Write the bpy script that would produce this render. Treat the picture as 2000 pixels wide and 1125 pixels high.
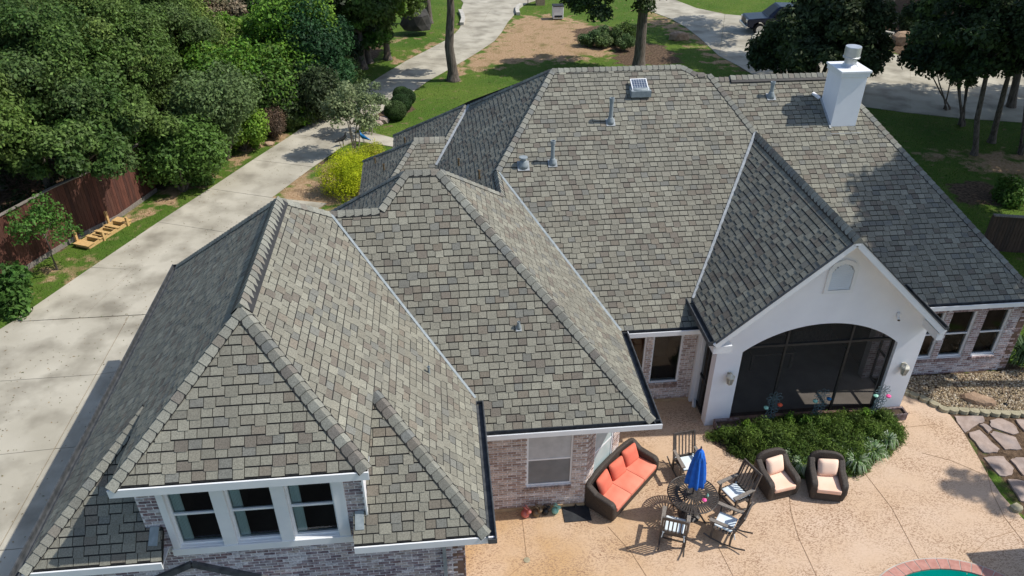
import bpy, bmesh, math, random
import numpy as np
from mathutils import Vector, Matrix
random.seed(7); np.random.seed(7)
for o in list(bpy.data.objects): bpy.data.objects.remove(o)
scene = bpy.context.scene
col = scene.collection
R = math.radians

# ------------------------------------------------------------------ camera, sky, sun
CAM_H, PITCH, YAW, FPX = 15.0, 32.9, 5.6, 1505.0
cd = bpy.data.cameras.new('camera'); cam = bpy.data.objects.new('camera', cd); col.objects.link(cam)
cam.location = (0, 0, CAM_H); cam.rotation_euler = (R(90 - PITCH), 0, R(-YAW))
cd.sensor_width = 36; cd.lens = 36 * FPX / 2000; cd.clip_end = 600; cd.clip_start = .1
scene.camera = cam
SUN_AZ, SUN_EL = -5.0, 51.0            # azimuth measured from +X towards +Y
S = Vector((math.cos(R(SUN_EL)) * math.cos(R(SUN_AZ)), math.cos(R(SUN_EL)) * math.sin(R(SUN_AZ)), math.sin(R(SUN_EL))))
w = bpy.data.worlds.new('World'); scene.world = w; w.use_nodes = True
wn = w.node_tree.nodes; wl = w.node_tree.links
sky = wn.new('ShaderNodeTexSky'); sky.sky_type = 'NISHITA'; sky.sun_disc = False
sky.sun_elevation = R(SUN_EL); sky.sun_rotation = math.atan2(S.x, S.y)
bg = wn['Background']; wl.new(sky.outputs[0], bg.inputs[0]); bg.inputs[1].default_value = .142
sd = bpy.data.lights.new('sun', 'SUN'); sun = bpy.data.objects.new('sun', sd); col.objects.link(sun)
sd.energy = 4.05; sd.angle = R(.6); sd.color = (1, .955, .88)
sun.rotation_euler = S.to_track_quat('Z', 'Y').to_euler(); sun.location = (30, 0, 40)
vs = scene.view_settings; vs.view_transform = 'Standard'; vs.look = 'None'; vs.exposure = .18; vs.gamma = 1; vs.use_curve_mapping = False

# ------------------------------------------------------------------ helpers
_p, _y = R(PITCH), R(YAW)
FW = Vector((math.sin(_y) * math.cos(_p), math.cos(_y) * math.cos(_p), -math.sin(_p)))
RT = Vector((math.cos(_y), -math.sin(_y), 0)); UP = RT.cross(FW)
C0 = Vector((0, 0, CAM_H))
def at(px, py, z=0.0):
    d = FW + RT * ((px - 1000) / FPX) - UP * ((py - 562.5) / FPX)
    return C0 + d * ((z - CAM_H) / d.z)

def tag(o, label=None, cat=None, group=None, kind=None):
    if label: o['label'] = label
    if cat: o['category'] = cat
    if group: o['group'] = group
    if kind: o['kind'] = kind
    return o
def empty(name, loc=(0, 0, 0), rz=0, parent=None, **k):
    o = bpy.data.objects.new(name, None); col.objects.link(o); o.location = loc; o.rotation_euler.z = rz
    o.empty_display_size = .1
    if parent: o.parent = parent
    return tag(o, **k)
class MB:
    """collects polygons, builds ONE mesh object"""
    def __init__(s): s.v = []; s.f = []; s.t = []; s.m = []
    def face(s, pts, tint=None, m=0):
        b = len(s.v); s.v += [tuple(p) for p in pts]; s.f.append(tuple(range(b, b + len(pts)))); s.t.append(tint); s.m.append(m)
    def poly(s, v, f, tint=None, m=0):
        b = len(s.v); s.v += [tuple(p) for p in v]
        for q in f: s.f.append(tuple(i + b for i in q)); s.t.append(tint); s.m.append(m)
    def box(s, x0, x1, y0, y1, z0, z1, tint=None, M=None, m=0, bottom=True):
        v = [Vector(p) for p in ((x0,y0,z0),(x1,y0,z0),(x1,y1,z0),(x0,y1,z0),(x0,y0,z1),(x1,y0,z1),(x1,y1,z1),(x0,y1,z1))]
        if M: v = [M @ p for p in v]
        f = [(4,5,6,7),(0,1,5,4),(1,2,6,5),(2,3,7,6),(3,0,4,7)] + ([(3,2,1,0)] if bottom else [])
        s.poly(v, f, tint, m); return s
    def bar(s, a, b, w, h, up=(0, 0, 1), tint=None, m=0):
        a = Vector(a); b = Vector(b); d = b - a; L = d.length; d.normalize()
        u = Vector(up); x = d.cross(u)
        if x.length < 1e-4: x = Vector((1, 0, 0))
        x.normalize(); u = x.cross(d)
        M = Matrix(((x.x, d.x, u.x, a.x), (x.y, d.y, u.y, a.y), (x.z, d.z, u.z, a.z), (0, 0, 0, 1)))
        s.box(-w/2, w/2, 0, L, -h/2, h/2, tint, M, m); return s
    def tube(s, pts, r, n=8, tint=None, m=0, cap=True):
        pts = [Vector(p) for p in pts]; rs = r if isinstance(r, (list, tuple)) else [r] * len(pts)
        b = len(s.v); ref = Vector((.3, .9, .1))
        for i, p in enumerate(pts):
            d = (pts[min(i+1, len(pts)-1)] - pts[max(i-1, 0)])
            if d.length < 1e-6: d = Vector((0,0,1))
            d.normalize(); x = d.cross(ref)
            if x.length < .05: x = d.cross(Vector((1, 0, 0)))
            x.normalize(); y = d.cross(x)
            for k in range(n):
                a = 2 * math.pi * k / n; s.v.append(tuple(p + (x * math.cos(a) + y * math.sin(a)) * rs[i]))
        for i in range(len(pts) - 1):
            for k in range(n):
                s.f.append((b+i*n+k, b+i*n+(k+1) % n, b+(i+1)*n+(k+1) % n, b+(i+1)*n+k)); s.t.append(tint); s.m.append(m)
        if cap:
            s.f.append(tuple(b+k for k in range(n))[::-1]); s.t.append(tint); s.m.append(m)
            e = b + (len(pts)-1)*n; s.f.append(tuple(e+k for k in range(n))); s.t.append(tint); s.m.append(m)
        return s
    def lathe(s, prof, c=(0, 0, 0), n=20, tint=None, m=0, f=None):
        b = len(s.v)
        for (r, z) in prof:
            for k in range(n):
                a = 2*math.pi*k/n; rr = r * (f(a, z) if f else 1)
                s.v.append((c[0]+rr*math.cos(a), c[1]+rr*math.sin(a), c[2]+z))
        for i in range(len(prof)-1):
            for k in range(n):
                s.f.append((b+i*n+k, b+i*n+(k+1) % n, b+(i+1)*n+(k+1) % n, b+(i+1)*n+k)); s.t.append(tint); s.m.append(m)
        s.f.append(tuple(b+k for k in range(n))[::-1]); s.t.append(tint); s.m.append(m)
        e = b+(len(prof)-1)*n; s.f.append(tuple(e+k for k in range(n))); s.t.append(tint); s.m.append(m)
        return s
    def prism(s, pts, z0, z1, tint=None, m=0):
        n = len(pts); b = len(s.v)
        s.v += [(p[0], p[1], z0) for p in pts] + [(p[0], p[1], z1) for p in pts]
        a = sum(pts[i][0]*pts[(i+1) % n][1]-pts[(i+1) % n][0]*pts[i][1] for i in range(n))
        top = tuple(b+n+i for i in range(n)); s.f.append(top if a > 0 else top[::-1]); s.t.append(tint); s.m.append(m)
        for i in range(n):
            j = (i+1) % n; q = (b+i, b+j, b+n+j, b+n+i); s.f.append(q if a > 0 else q[::-1]); s.t.append(tint); s.m.append(m)
        return s
    def build(s, name, mat, parent=None, smooth=False, loc=None, **k):
        me = bpy.data.meshes.new(name)
        v = s.v
        if loc is not None: v = [(p[0]-loc[0], p[1]-loc[1], p[2]-loc[2]) for p in v]
        me.from_pydata(v, [], s.f); me.update()
        for mm in (mat if isinstance(mat, (list, tuple)) else [mat]): me.materials.append(mm)
        if any(s.m): me.polygons.foreach_set('material_index', s.m)
        if any(t is not None for t in s.t):
            at_ = me.attributes.new('tint', 'FLOAT_COLOR', 'FACE'); a = []
            for t in s.t: a += list(t or (.5, .5, .5))[:3] + [1]
            at_.data.foreach_set('color', a)
        if smooth: me.polygons.foreach_set('use_smooth', [True]*len(s.f))
        o = bpy.data.objects.new(name, me); col.objects.link(o)
        if loc is not None: o.location = loc
        if parent: o.parent = parent
        return tag(o, **k)
def bevel(o, wd=.01, seg=2):
    m = o.modifiers.new('bevel', 'BEVEL'); m.width = wd; m.segments = seg; m.limit_method = 'ANGLE'; return o
def subd(o, n=2):
    m = o.modifiers.new('subd', 'SUBSURF'); m.levels = n; m.render_levels = n; return o
def dup(o, parent=None, **k):
    c = o.copy(); col.objects.link(c); c.parent = parent
    for ch in [x for x in bpy.data.objects if x.parent == o]: dup(ch, c)
    return tag(c, **k)
def local(o_loc, rz):
    return Matrix.Translation(Vector(o_loc)) @ Matrix.Rotation(rz, 4, 'Z')

# ------------------------------------------------------------------ materials
def mat(name, c1, c2=None, scale=4., rough=.8, bump=0., bscale=None, attr=False, detail=6., spec=.3, metal=0., c3=None, s3=.5, f3=.5,
        stretch=None, vary=.25, edge=(.35, .65), trans=0., bdist=.02, obj=False):
    m = bpy.data.materials.new(name); m.use_nodes = True; nt = m.node_tree; N = nt.nodes; L = nt.links
    b = N['Principled BSDF']; b.inputs['Roughness'].default_value = rough; b.inputs['Metallic'].default_value = metal
    b.inputs['Specular IOR Level'].default_value = spec
    if obj:
        tc = N.new('ShaderNodeTexCoord'); pos = tc.outputs['Object']
    else:
        g = N.new('ShaderNodeNewGeometry'); pos = g.outputs['Position']
    if stretch:
        mp = N.new('ShaderNodeMapping'); mp.inputs['Scale'].default_value = stretch; L.new(pos, mp.inputs[0]); pos = mp.outputs[0]
    def noise(sc, de=detail):
        n = N.new('ShaderNodeTexNoise'); n.inputs['Scale'].default_value = sc; n.inputs['Detail'].default_value = de; L.new(pos, n.inputs['Vector']); return n.outputs['Fac']
    def ramp(f, a, bb):
        r = N.new('ShaderNodeMapRange'); r.inputs[1].default_value = a; r.inputs[2].default_value = bb; L.new(f, r.inputs[0]); return r.outputs[0]
    def mix(f, a, bb, t='MIX'):
        x = N.new('ShaderNodeMix'); x.data_type = 'RGBA'; x.blend_type = t
        if isinstance(f, float): x.inputs[0].default_value = f
        else: L.new(f, x.inputs[0])
        for i, q in ((6, a), (7, bb)):
            if isinstance(q, tuple): x.inputs[i].default_value = (*q, 1)
            else: L.new(q, x.inputs[i])
        return x.outputs[2]
    if attr:
        a = N.new('ShaderNodeAttribute'); a.attribute_name = 'tint'; base = a.outputs['Color']
        lo = mix(1., base, (1-vary,)*3, 'MULTIPLY'); hi = mix(1., base, (1+vary,)*3, 'MULTIPLY')
        c = mix(ramp(noise(scale), *edge), lo, hi)
    elif c2: c = mix(ramp(noise(scale), *edge), c1, c2)
    else: c = mix(0., c1, c1)
    if c3: 
        sc = N.new('ShaderNodeMath'); sc.operation = 'MULTIPLY'; sc.inputs[1].default_value = f3; L.new(ramp(noise(s3), .45, .7), sc.inputs[0])
        c = mix(sc.outputs[0], c, c3)
    if name == 'leaf':
        oi = N.new('ShaderNodeObjectInfo'); hs = N.new('ShaderNodeHueSaturation'); L.new(c, hs.inputs['Color'])
        r1 = N.new('ShaderNodeMapRange'); r1.inputs[3].default_value = 1.05; r1.inputs[4].default_value = 1.6; L.new(oi.outputs['Random'], r1.inputs[0]); L.new(r1.outputs[0], hs.inputs['Value'])
        r2 = N.new('ShaderNodeMapRange'); r2.inputs[3].default_value = .515; r2.inputs[4].default_value = .48; L.new(oi.outputs['Random'], r2.inputs[0]); L.new(r2.outputs[0], hs.inputs['Hue']); c = hs.outputs[0]
    L.new(c, b.inputs['Base Color'])
    if bump:
        bp = N.new('ShaderNodeBump'); bp.inputs['Strength'].default_value = bump; bp.inputs['Distance'].default_value = bdist
        L.new(noise(bscale or scale*3), bp.inputs['Height']); L.new(bp.outputs[0], b.inputs['Normal'])
    if trans:
        t = N.new('ShaderNodeBsdfTranslucent'); L.new(c, t.inputs[0]); ms = N.new('ShaderNodeMixShader'); ms.inputs[0].default_value = trans
        L.new(b.outputs[0], ms.inputs[1]); L.new(t.outputs[0], ms.inputs[2]); L.new(ms.outputs[0], N['Material Output'].inputs[0])
    return m
M = {}
M['shingle'] = mat('asphalt_shingle', (0,0,0), attr=True, scale=45, vary=.22, rough=.95, bump=.5, bscale=160, spec=.15, c3=(.13,.122,.105), s3=.6, f3=.3, bdist=.004)
M['underlay'] = mat('shingle_shadow_band', (.018,.019,.019), (.032,.032,.031), scale=30, rough=.95, spec=.1)
M['brick'] = mat('brick', (0,0,0), attr=True, scale=22, vary=.35, rough=.92, bump=.4, bscale=90, spec=.15, c3=(.6,.58,.6), s3=5., f3=.4, bdist=.005)
M['brick_warm'] = mat('brick_warm', (0,0,0), attr=True, scale=22, vary=.3, rough=.92, bump=.4, bscale=90, spec=.15, c3=(.6,.54,.5), s3=6., f3=.35, bdist=.005)
M['mortar'] = mat('mortar', (.62,.6,.61), (.74,.72,.73), scale=14, rough=.95, bump=.3, bscale=120)
M['trim'] = mat('white_painted_trim', (.72,.74,.76), (.78,.79,.8), scale=3, rough=.5, spec=.4)
M['stucco'] = mat('white_stucco', (.8,.81,.85), (.84,.85,.88), scale=1.5, rough=.9, bump=.4, bscale=70, spec=.2, bdist=.01, c3=(.66,.66,.68), s3=.9, f3=.3, detail=9)
M['gutter_in'] = mat('gutter_inside', (.045,.05,.055), (.09,.095,.1), scale=8, rough=.6)
M['metal'] = mat('galvanised_metal', (.5,.52,.54), (.62,.63,.65), scale=6, rough=.42, metal=.6, c3=(.35,.35,.36), s3=3, f3=.4)
M['pipe'] = mat('painted_vent_pipe', (.2,.235,.25), (.27,.305,.32), scale=9, rough=.6)
M['lead'] = mat('grey_flashing', (.27,.29,.3), (.4,.42,.43), scale=11, rough=.6)
M['dark_frame'] = mat('dark_bronze_frame', (.025,.024,.024), (.04,.038,.036), scale=10, rough=.5)
M['concrete'] = mat('driveway_concrete', (.36,.33,.26), (.49,.455,.37), scale=.5, rough=.9, bump=.2, bscale=60, c3=(.19,.17,.13), s3=.75, f3=.8, detail=10, edge=(.3,.7))
M['kerb'] = mat('pale_kerb', (.42,.4,.35), (.52,.49,.43), scale=3, rough=.9)
M['groove'] = mat('joint_groove', (.16,.11,.075), (.25,.18,.12), scale=5, rough=.95)
M['patio_joint'] = mat('patio_joint', (.26,.16,.09), (.4,.27,.17), scale=6, rough=.95)
M['wood_red'] = mat('stained_fence_board', (0,0,0), attr=True, scale=5, vary=.22, rough=.8, stretch=(6,6,.6), bump=.3, bscale=30)
M['wood_new'] = mat('new_pine_timber', (.5,.31,.12), (.62,.42,.19), scale=5, rough=.75, stretch=(3,3,3), bump=.2)
M['wood_grey'] = mat('weathered_wood', (.16,.14,.12), (.26,.23,.2), scale=6, rough=.85, bump=.3, stretch=(5,5,1))
M['bark'] = mat('bark', (.085,.068,.055), (.19,.16,.135), scale=5, rough=.95, bump=.9, bscale=14, stretch=(3,3,.5), bdist=.05)
M['bark_pale'] = mat('bark_pale', (.25,.21,.17), (.4,.34,.28), scale=5, rough=.9, bump=.6, bscale=12, stretch=(3,3,.5), bdist=.03)
M['leaf'] = mat('leaf', (0,0,0), attr=True, scale=3, vary=.3, rough=.6, spec=.22, trans=.3)
M['dark_stone'] = mat('dark_stone', (.03,.03,.028), (.06,.057,.052), scale=3, rough=.9, bump=.6, bscale=6)
M['leaf_soft'] = mat('soft_leaf', (0,0,0), attr=True, scale=6, vary=.2, rough=.7, spec=.2, trans=.3)
M['wicker'] = mat('dark_wicker', (.028,.022,.018), (.075,.06,.05), scale=70, rough=.65, bump=1., bscale=85, bdist=.012, spec=.4, obj=True)
M['coral'] = mat('coral_cushion', (.64,.14,.09), (.7,.19,.12), scale=3, rough=.9, bump=.12, bscale=40, obj=True)
M['coral_pale'] = mat('sun_bleached_coral_cushion', (.68,.2,.13), (.74,.28,.19), scale=2.2, rough=.9, bump=.12, bscale=40, obj=True)
M['coral_cream'] = mat('bleached_cream_cushion', (.85,.66,.52), (.9,.55,.4), scale=1.6, rough=.9, bump=.12, bscale=30, obj=True)
M['blue'] = mat('blue_canvas', (.012,.115,.5), (.02,.155,.62), scale=6, rough=.8, bump=.1, bscale=30, obj=True)
M['cast'] = mat('cast_aluminium_brown', (.035,.03,.026), (.06,.05,.043), scale=20, rough=.45, spec=.5, obj=True)
M['chair_wood'] = mat('dark_stained_rocker', (.05,.042,.036), (.1,.085,.075), scale=8, rough=.5, spec=.5, obj=True)
M['seat_blue'] = mat('pale_blue_white_pad', (.6,.7,.74), (.75,.8,.82), scale=3, rough=.9, obj=True)
M['rubber'] = mat('black_rubber', (.02,.022,.026), (.035,.038,.042), scale=8, rough=.7)
M['pink'] = mat('pink_glaze', (.55,.13,.11), (.62,.2,.16), scale=8, rough=.3, spec=.5, obj=True)
M['bronze'] = mat('bronze_glaze', (.12,.08,.04), (.22,.16,.09), scale=8, rough=.35, spec=.5, obj=True)
M['black'] = mat('black_glaze', (.015,.015,.016), (.03,.03,.03), scale=8, rough=.4, obj=True)
M['aqua'] = mat('aqua_glaze', (.22,.5,.4), (.3,.56,.46), scale=8, rough=.35, obj=True)
M['wire'] = mat('rusty_teal_wire', (.08,.13,.14), (.14,.2,.22), scale=12, rough=.5, metal=.3)
M['redflower'] = mat('red_petal', (.65,.06,.04), (.75,.12,.05), scale=9, rough=.6)
M['pinkflower'] = mat('pink_petal', (.8,.06,.25), (.85,.12,.35), scale=9, rough=.6)
M['trough'] = mat('weathered_trough', (.14,.085,.075), (.32,.26,.26), scale=14, rough=.9, bump=.5)
M['lantern'] = mat('cream_lantern_metal', (.5,.48,.4), (.62,.6,.52), scale=9, rough=.5, metal=.2)
M['lantern_glass'] = mat('frosted_lantern_glass', (.3,.3,.27), (.4,.4,.36), scale=9, rough=.2, spec=.6)
M['stone'] = mat('flagstone', (.31,.235,.195), (.43,.34,.29), scale=4, rough=.85, bump=.5, bscale=12, c3=(.2,.19,.2), s3=1.5, f3=.5)
M['boulder'] = mat('boulder_stone', (.26,.17,.11), (.4,.28,.19), scale=4, rough=.9, bump=.7, bscale=9, bdist=.05)
M['block'] = mat('edging_block', (.3,.27,.18), (.4,.36,.25), scale=9, rough=.9, bump=.4, bscale=50)
M['pebble'] = mat('pebble', (0,0,0), attr=True, scale=9, vary=.2, rough=.7)
M['dark_sheet'] = mat('dark_sheet', (.02,.02,.02), (.04,.038,.036), scale=20, rough=.95)  # tone of the dark sheet that the dormer panes reflect
M['mulch'] = mat('bed_soil', (.045,.033,.024), (.11,.075,.05), scale=11, rough=.97, bump=.8, bscale=40, bdist=.03)
M['coping'] = mat('pool_coping_brick', (.42,.2,.16), (.52,.27,.22), scale=8, rough=.85, bump=.2)
M['paint_navy'] = mat('navy_car_paint', (.006,.012,.035), (.008,.015,.04), scale=2, rough=.3, spec=.4, obj=True)
M['tyre'] = mat('tyre', (.012,.012,.012), (.02,.02,.02), scale=9, rough=.85, obj=True)
M['chrome'] = mat('bright_wheel_metal', (.55,.56,.57), (.65,.65,.66), scale=9, rough=.25, metal=.9, obj=True)
M['solar'] = mat('solar_cell', (.05,.07,.11), (.07,.1,.15), scale=9, rough=.2, spec=.6)
M['curtain'] = mat('grey_green_curtain', (.6,.7,.7), (.75,.82,.82), scale=8, rough=.9, stretch=(8,8,.2))
M['blind'] = mat('pale_roller_blind', (.72,.74,.75), (.8,.81,.82), scale=5, rough=.8)
M['screen_sky_pale'] = mat('sky_pale_screen', (.40,.41,.42), (.52,.53,.54), scale=3, rough=.7, detail=8)  # grey mesh with the reflected sky and bright blind put into its colour
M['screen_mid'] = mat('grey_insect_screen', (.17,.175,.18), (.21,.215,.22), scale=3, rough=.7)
M['glass_teal'] = mat('teal_grey_glass', (.36,.45,.45), (.45,.52,.52), scale=3, rough=.5)  # look of the pale teal glass, painted on an opaque front panel
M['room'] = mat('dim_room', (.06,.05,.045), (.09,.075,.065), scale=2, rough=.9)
M['room_wood'] = mat('warm_brown_wood_panel', (.26,.1,.055), (.34,.15,.08), scale=3, rough=.6, stretch=(1,1,8))
M['blue_feather'] = mat('blue_metal_feathers', (.01,.09,.3), (.02,.2,.4), scale=20, rough=.4, metal=.3)
M['asphalt_roof'] = mat('far_grey_roof', (.12,.12,.12), (.18,.175,.17), scale=6, rough=.95)
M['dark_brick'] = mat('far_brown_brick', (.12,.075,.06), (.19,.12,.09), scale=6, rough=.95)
def glass(name, c, fac, rough=.02):
    m = bpy.data.materials.new(name); m.use_nodes = True; N = m.node_tree.nodes; L = m.node_tree.links
    N.remove(N['Principled BSDF'])
    t = N.new('ShaderNodeBsdfTransparent'); t.inputs[0].default_value = (*c, 1)
    g = N.new('ShaderNodeBsdfGlossy'); g.inputs['Roughness'].default_value = rough; g.inputs[0].default_value = (.9,.95,1,1)
    f = N.new('ShaderNodeFresnel'); f.inputs[0].default_value = 1.42
    a = N.new('ShaderNodeMath'); a.operation = 'ADD'; a.inputs[1].default_value = fac; L.new(f.outputs[0], a.inputs[0])
    mx = N.new('ShaderNodeMixShader'); L.new(a.outputs[0], mx.inputs[0]); L.new(t.outputs[0], mx.inputs[1]); L.new(g.outputs[0], mx.inputs[2])
    L.new(mx.outputs[0], N['Material Output'].inputs[0]); return m
M['glass'] = glass('window_glass', (.72,.78,.78), .0)
def screenmat(k):
    m = bpy.data.materials.new('insect_screen'); m.use_nodes = True; N = m.node_tree.nodes; L = m.node_tree.links
    b = N['Principled BSDF']; b.inputs['Base Color'].default_value = (.012,.012,.012,1); b.inputs['Roughness'].default_value = .8
    t = N.new('ShaderNodeBsdfTransparent'); mx = N.new('ShaderNodeMixShader'); mx.inputs[0].default_value = k
    L.new(t.outputs[0], mx.inputs[1]); L.new(b.outputs[0], mx.inputs[2]); L.new(mx.outputs[0], N['Material Output'].inputs[0]); return m
M['screen'] = screenmat(.63); M['side_mesh'] = screenmat(.22)
def groundmat():
    m = bpy.data.materials.new('lawn_and_earth'); m.use_nodes = True; N = m.node_tree.nodes; L = m.node_tree.links
    b = N['Principled BSDF']; b.inputs['Roughness'].default_value = .95; b.inputs['Specular IOR Level'].default_value = .1
    g = N.new('ShaderNodeNewGeometry'); P = g.outputs['Position']
    def noise(sc, d=8):
        n = N.new('ShaderNodeTexNoise'); n.inputs['Scale'].default_value = sc; n.inputs['Detail'].default_value = d; L.new(P, n.inputs['Vector']); return n.outputs['Fac']
    def mr(f, a, c, x=0., y=1.):
        r = N.new('ShaderNodeMapRange'); r.inputs[1].default_value = a; r.inputs[2].default_value = c; r.inputs[3].default_value = x; r.inputs[4].default_value = y; L.new(f, r.inputs[0]); return r.outputs[0]
    def mix(f, a, c):
        x = N.new('ShaderNodeMix'); x.data_type = 'RGBA'; L.new(f, x.inputs[0])
        for i, q in ((6, a), (7, c)):
            if isinstance(q, tuple): x.inputs[i].default_value = (*q, 1)
            else: L.new(q, x.inputs[i])
        return x.outputs[2]
    def add(a, c):
        x = N.new('ShaderNodeMath'); L.new(a, x.inputs[0]); L.new(c, x.inputs[1]); return x.outputs[0]
    at_ = N.new('ShaderNodeAttribute'); at_.attribute_name = 'zone'
    sep = N.new('ShaderNodeSeparateColor'); L.new(at_.outputs['Color'], sep.inputs[0])
    n1 = mr(noise(1.3, 12), .3, .7, -.48, .48); n2 = noise(14)
    grass = mix(mr(noise(.35), .35, .65), (.07,.14,.018), (.14,.2,.032))
    grass = mix(mr(n2, .35, .7), grass, (.052,.098,.016)); grass = mix(mr(noise(2.6), .54, .74, 0., .4), grass, (.2,.17,.075))
    dry = mix(mr(noise(9), .35, .65), (.3,.19,.105), (.44,.31,.19)); dry = mix(mr(noise(.9), .5, .75), dry, (.19,.15,.06))
    soil = mix(mr(noise(7), .35, .65), (.06,.04,.026), (.17,.115,.075))
    fd = mr(add(sep.outputs[0], n1), .35, .65); fs = mr(add(sep.outputs[1], n1), .35, .65)
    c = mix(fs, mix(fd, grass, dry), soil)
    L.new(c, b.inputs['Base Color'])
    bp = N.new('ShaderNodeBump'); bp.inputs['Strength'].default_value = .9; bp.inputs['Distance'].default_value = .05
    L.new(noise(22), bp.inputs['Height']); L.new(bp.outputs[0], b.inputs['Normal']); return m
def patiomat():
    m = bpy.data.materials.new('stamped_concrete'); m.use_nodes = True; N = m.node_tree.nodes; L = m.node_tree.links
    b = N['Principled BSDF']; b.inputs['Roughness'].default_value = .75; b.inputs['Specular IOR Level'].default_value = .25
    g = N.new('ShaderNodeNewGeometry'); P = g.outputs['Position']
    def noise(sc, d=8, st=None, dist=0.):
        v = P
        if st: mp = N.new('ShaderNodeMapping'); mp.inputs['Scale'].default_value = st; L.new(P, mp.inputs[0]); v = mp.outputs[0]
        n = N.new('ShaderNodeTexNoise'); n.inputs['Scale'].default_value = sc; n.inputs['Detail'].default_value = d; n.inputs['Distortion'].default_value = dist; L.new(v, n.inputs['Vector']); return n.outputs['Fac']
    def mr(f, a, c, x=0., y=1.):
        r = N.new('ShaderNodeMapRange'); r.inputs[1].default_value = a; r.inputs[2].default_value = c; r.inputs[3].default_value = x; r.inputs[4].default_value = y; L.new(f, r.inputs[0]); return r.outputs[0]
    def mix(f, a, c):
        x = N.new('ShaderNodeMix'); x.data_type = 'RGBA'; L.new(f, x.inputs[0])
        for i, q in ((6, a), (7, c)):
            if isinstance(q, tuple): x.inputs[i].default_value = (*q, 1)
            else: L.new(q, x.inputs[i])
        return x.outputs[2]
    sx = N.new('ShaderNodeSeparateXYZ'); L.new(P, sx.inputs[0])
    c = mix(mr(sx.outputs[0], 2., 8.5), (.5,.32,.16), (.565,.405,.275))
    c = mix(mr(noise(.7), .35, .65, 0., .5), c, (.63,.49,.38))
    mm = N.new('ShaderNodeMath'); mm.operation = 'MULTIPLY'
    L.new(mr(noise(23, 10, (1., 1.8, 1), .7), .505, .57), mm.inputs[0]); L.new(mr(noise(.8, 4), .36, .6, .18, 1.), mm.inputs[1])
    c = mix(mm.outputs[0], c, (.29,.18,.11))
    L.new(c, b.inputs['Base Color'])
    bp = N.new('ShaderNodeBump'); bp.inputs['Strength'].default_value = .6; bp.inputs['Distance'].default_value = .015
    L.new(noise(17, 8, (1., 1.9, 1), 1.1), bp.inputs['Height']); L.new(bp.outputs[0], b.inputs['Normal']); return m
M['ground'] = groundmat(); M['patio'] = patiomat()
def watermat():
    m = mat('pool_water', (.0,.16,.13), (.0,.2,.165), scale=3, rough=.03, spec=.5, bump=.15, bscale=5); return m
M['water'] = watermat()

# ------------------------------------------------------------------ ground sheet with lawn, dry and soil zones
def pip(x, y, poly):
    ins = np.zeros(x.shape, bool); n = len(poly); j = n - 1
    for i in range(n):
        xi, yi = poly[i]; xj, yj = poly[j]
        c = ((yi > y) != (yj > y)) & (x < (xj-xi)*(y-yi)/(yj-yi+1e-12)+xi); ins ^= c; j = i
    return ins
def pdist(x, y, poly):
    d = np.full(x.shape, 1e9); n = len(poly)
    for i in range(n):
        a = np.array(poly[i]); b = np.array(poly[(i+1) % n]); ab = b-a; L2 = ab@ab+1e-9
        t = np.clip(((x-a[0])*ab[0]+(y-a[1])*ab[1])/L2, 0, 1); d = np.minimum(d, np.hypot(x-a[0]-t*ab[0], y-a[1]-t*ab[1]))
    return d
def PX(*pts): return [tuple(at(*p)[:2]) for p in pts]
dry_zones = [PX((1012,32),(1060,30),(1090,34),(1150,46),(1200,60),(1235,95),(1190,108),(1120,118),(1000,124),(930,135),(888,152),(880,136),(906,118),(963,84),(991,45)),
             PX((520,395),(600,338),(665,296),(690,300),(740,290),(760,300),(700,380),(640,420),(540,420)),
             PX((1262,22),(1312,40),(1345,60),(1370,82),(1330,78),(1300,52),(1265,48)), PX((1380,90),(1416,116),(1440,132),(1400,120),(1370,95)),
             PX((1890,300),(2000,305),(2060,330),(2060,360),(1960,345),(1900,325)), PX((1810,300),(1850,305),(1840,312),(1800,308)),
             PX((840,90),(896,62),(902,52),(880,70),(800,112),(780,122),(820,98)),
             PX((300,380),(360,350),(430,330),(440,322),(400,352),(330,388),(240,440),(232,436)), PX((95,525),(135,515),(130,535),(98,542)),
             PX((500,262),(560,268),(530,285),(480,300),(450,318),(430,325)), PX((640,150),(700,92),(790,72),(700,98),(650,160))]
soil_zones = [[(-60,20),(-15.6,25.5),(-12.9,32.3),(-11.2,35),(-9.5,40),(-8,43),(-6.0,47),(-4.0,52),(-3,58),(-4,62),(-10,62),(-14,80),(-60,80)],
              PX((1200,92),(1240,80),(1290,88),(1320,105),(1332,122),(1290,128),(1200,126)), PX((1120,60),(1170,48),(1240,60),(1240,85),(1150,95),(1125,80)),
              PX((1700,60),(1715,48),(1760,42),(1800,44),(1850,60),(2100,90),(2100,128),(1960,126),(1810,117),(1746,105),(1700,84),(1745,72),(1725,66)),
              PX((735,200),(775,180),(805,190),(810,215),(770,235),(735,245)), PX((1440,136),(1500,160),(1600,196),(1690,208),(1690,90),(1620,60),(1560,70),(1490,70),(1475,85)),
              PX((1850,365),(1900,350),(1970,370),(1960,400),(1880,398)), [(12.7,17.2),(13.2,16.2),(15.1,15.2),(18.6,14.8),(19,17.2)], [(13.1,16),(14,15.4),(13.9,13.2),(13.8,11),(15,9),(22,9),(22,15.2),(16,15)],
              PX((600,336),(660,290),(655,305),(620,335))]
gx = np.arange(-62, 70.1, .42); gy = np.arange(2, 106.1, .42); GX, GY = np.meshgrid(gx, gy)
def zone(zs, soft):
    o = np.zeros(GX.shape)
    for z in zs:
        d = pdist(GX, GY, z); ins = pip(GX, GY, z); o = np.maximum(o, np.clip(.5+np.where(ins, d, -d)/soft, 0, 1))
    return o
zd = zone(dry_zones, 3.0); zs_ = zone(soil_zones, .7)
GZ = np.zeros_like(GX)
me = bpy.data.meshes.new('ground'); ny, nx = GX.shape
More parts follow.
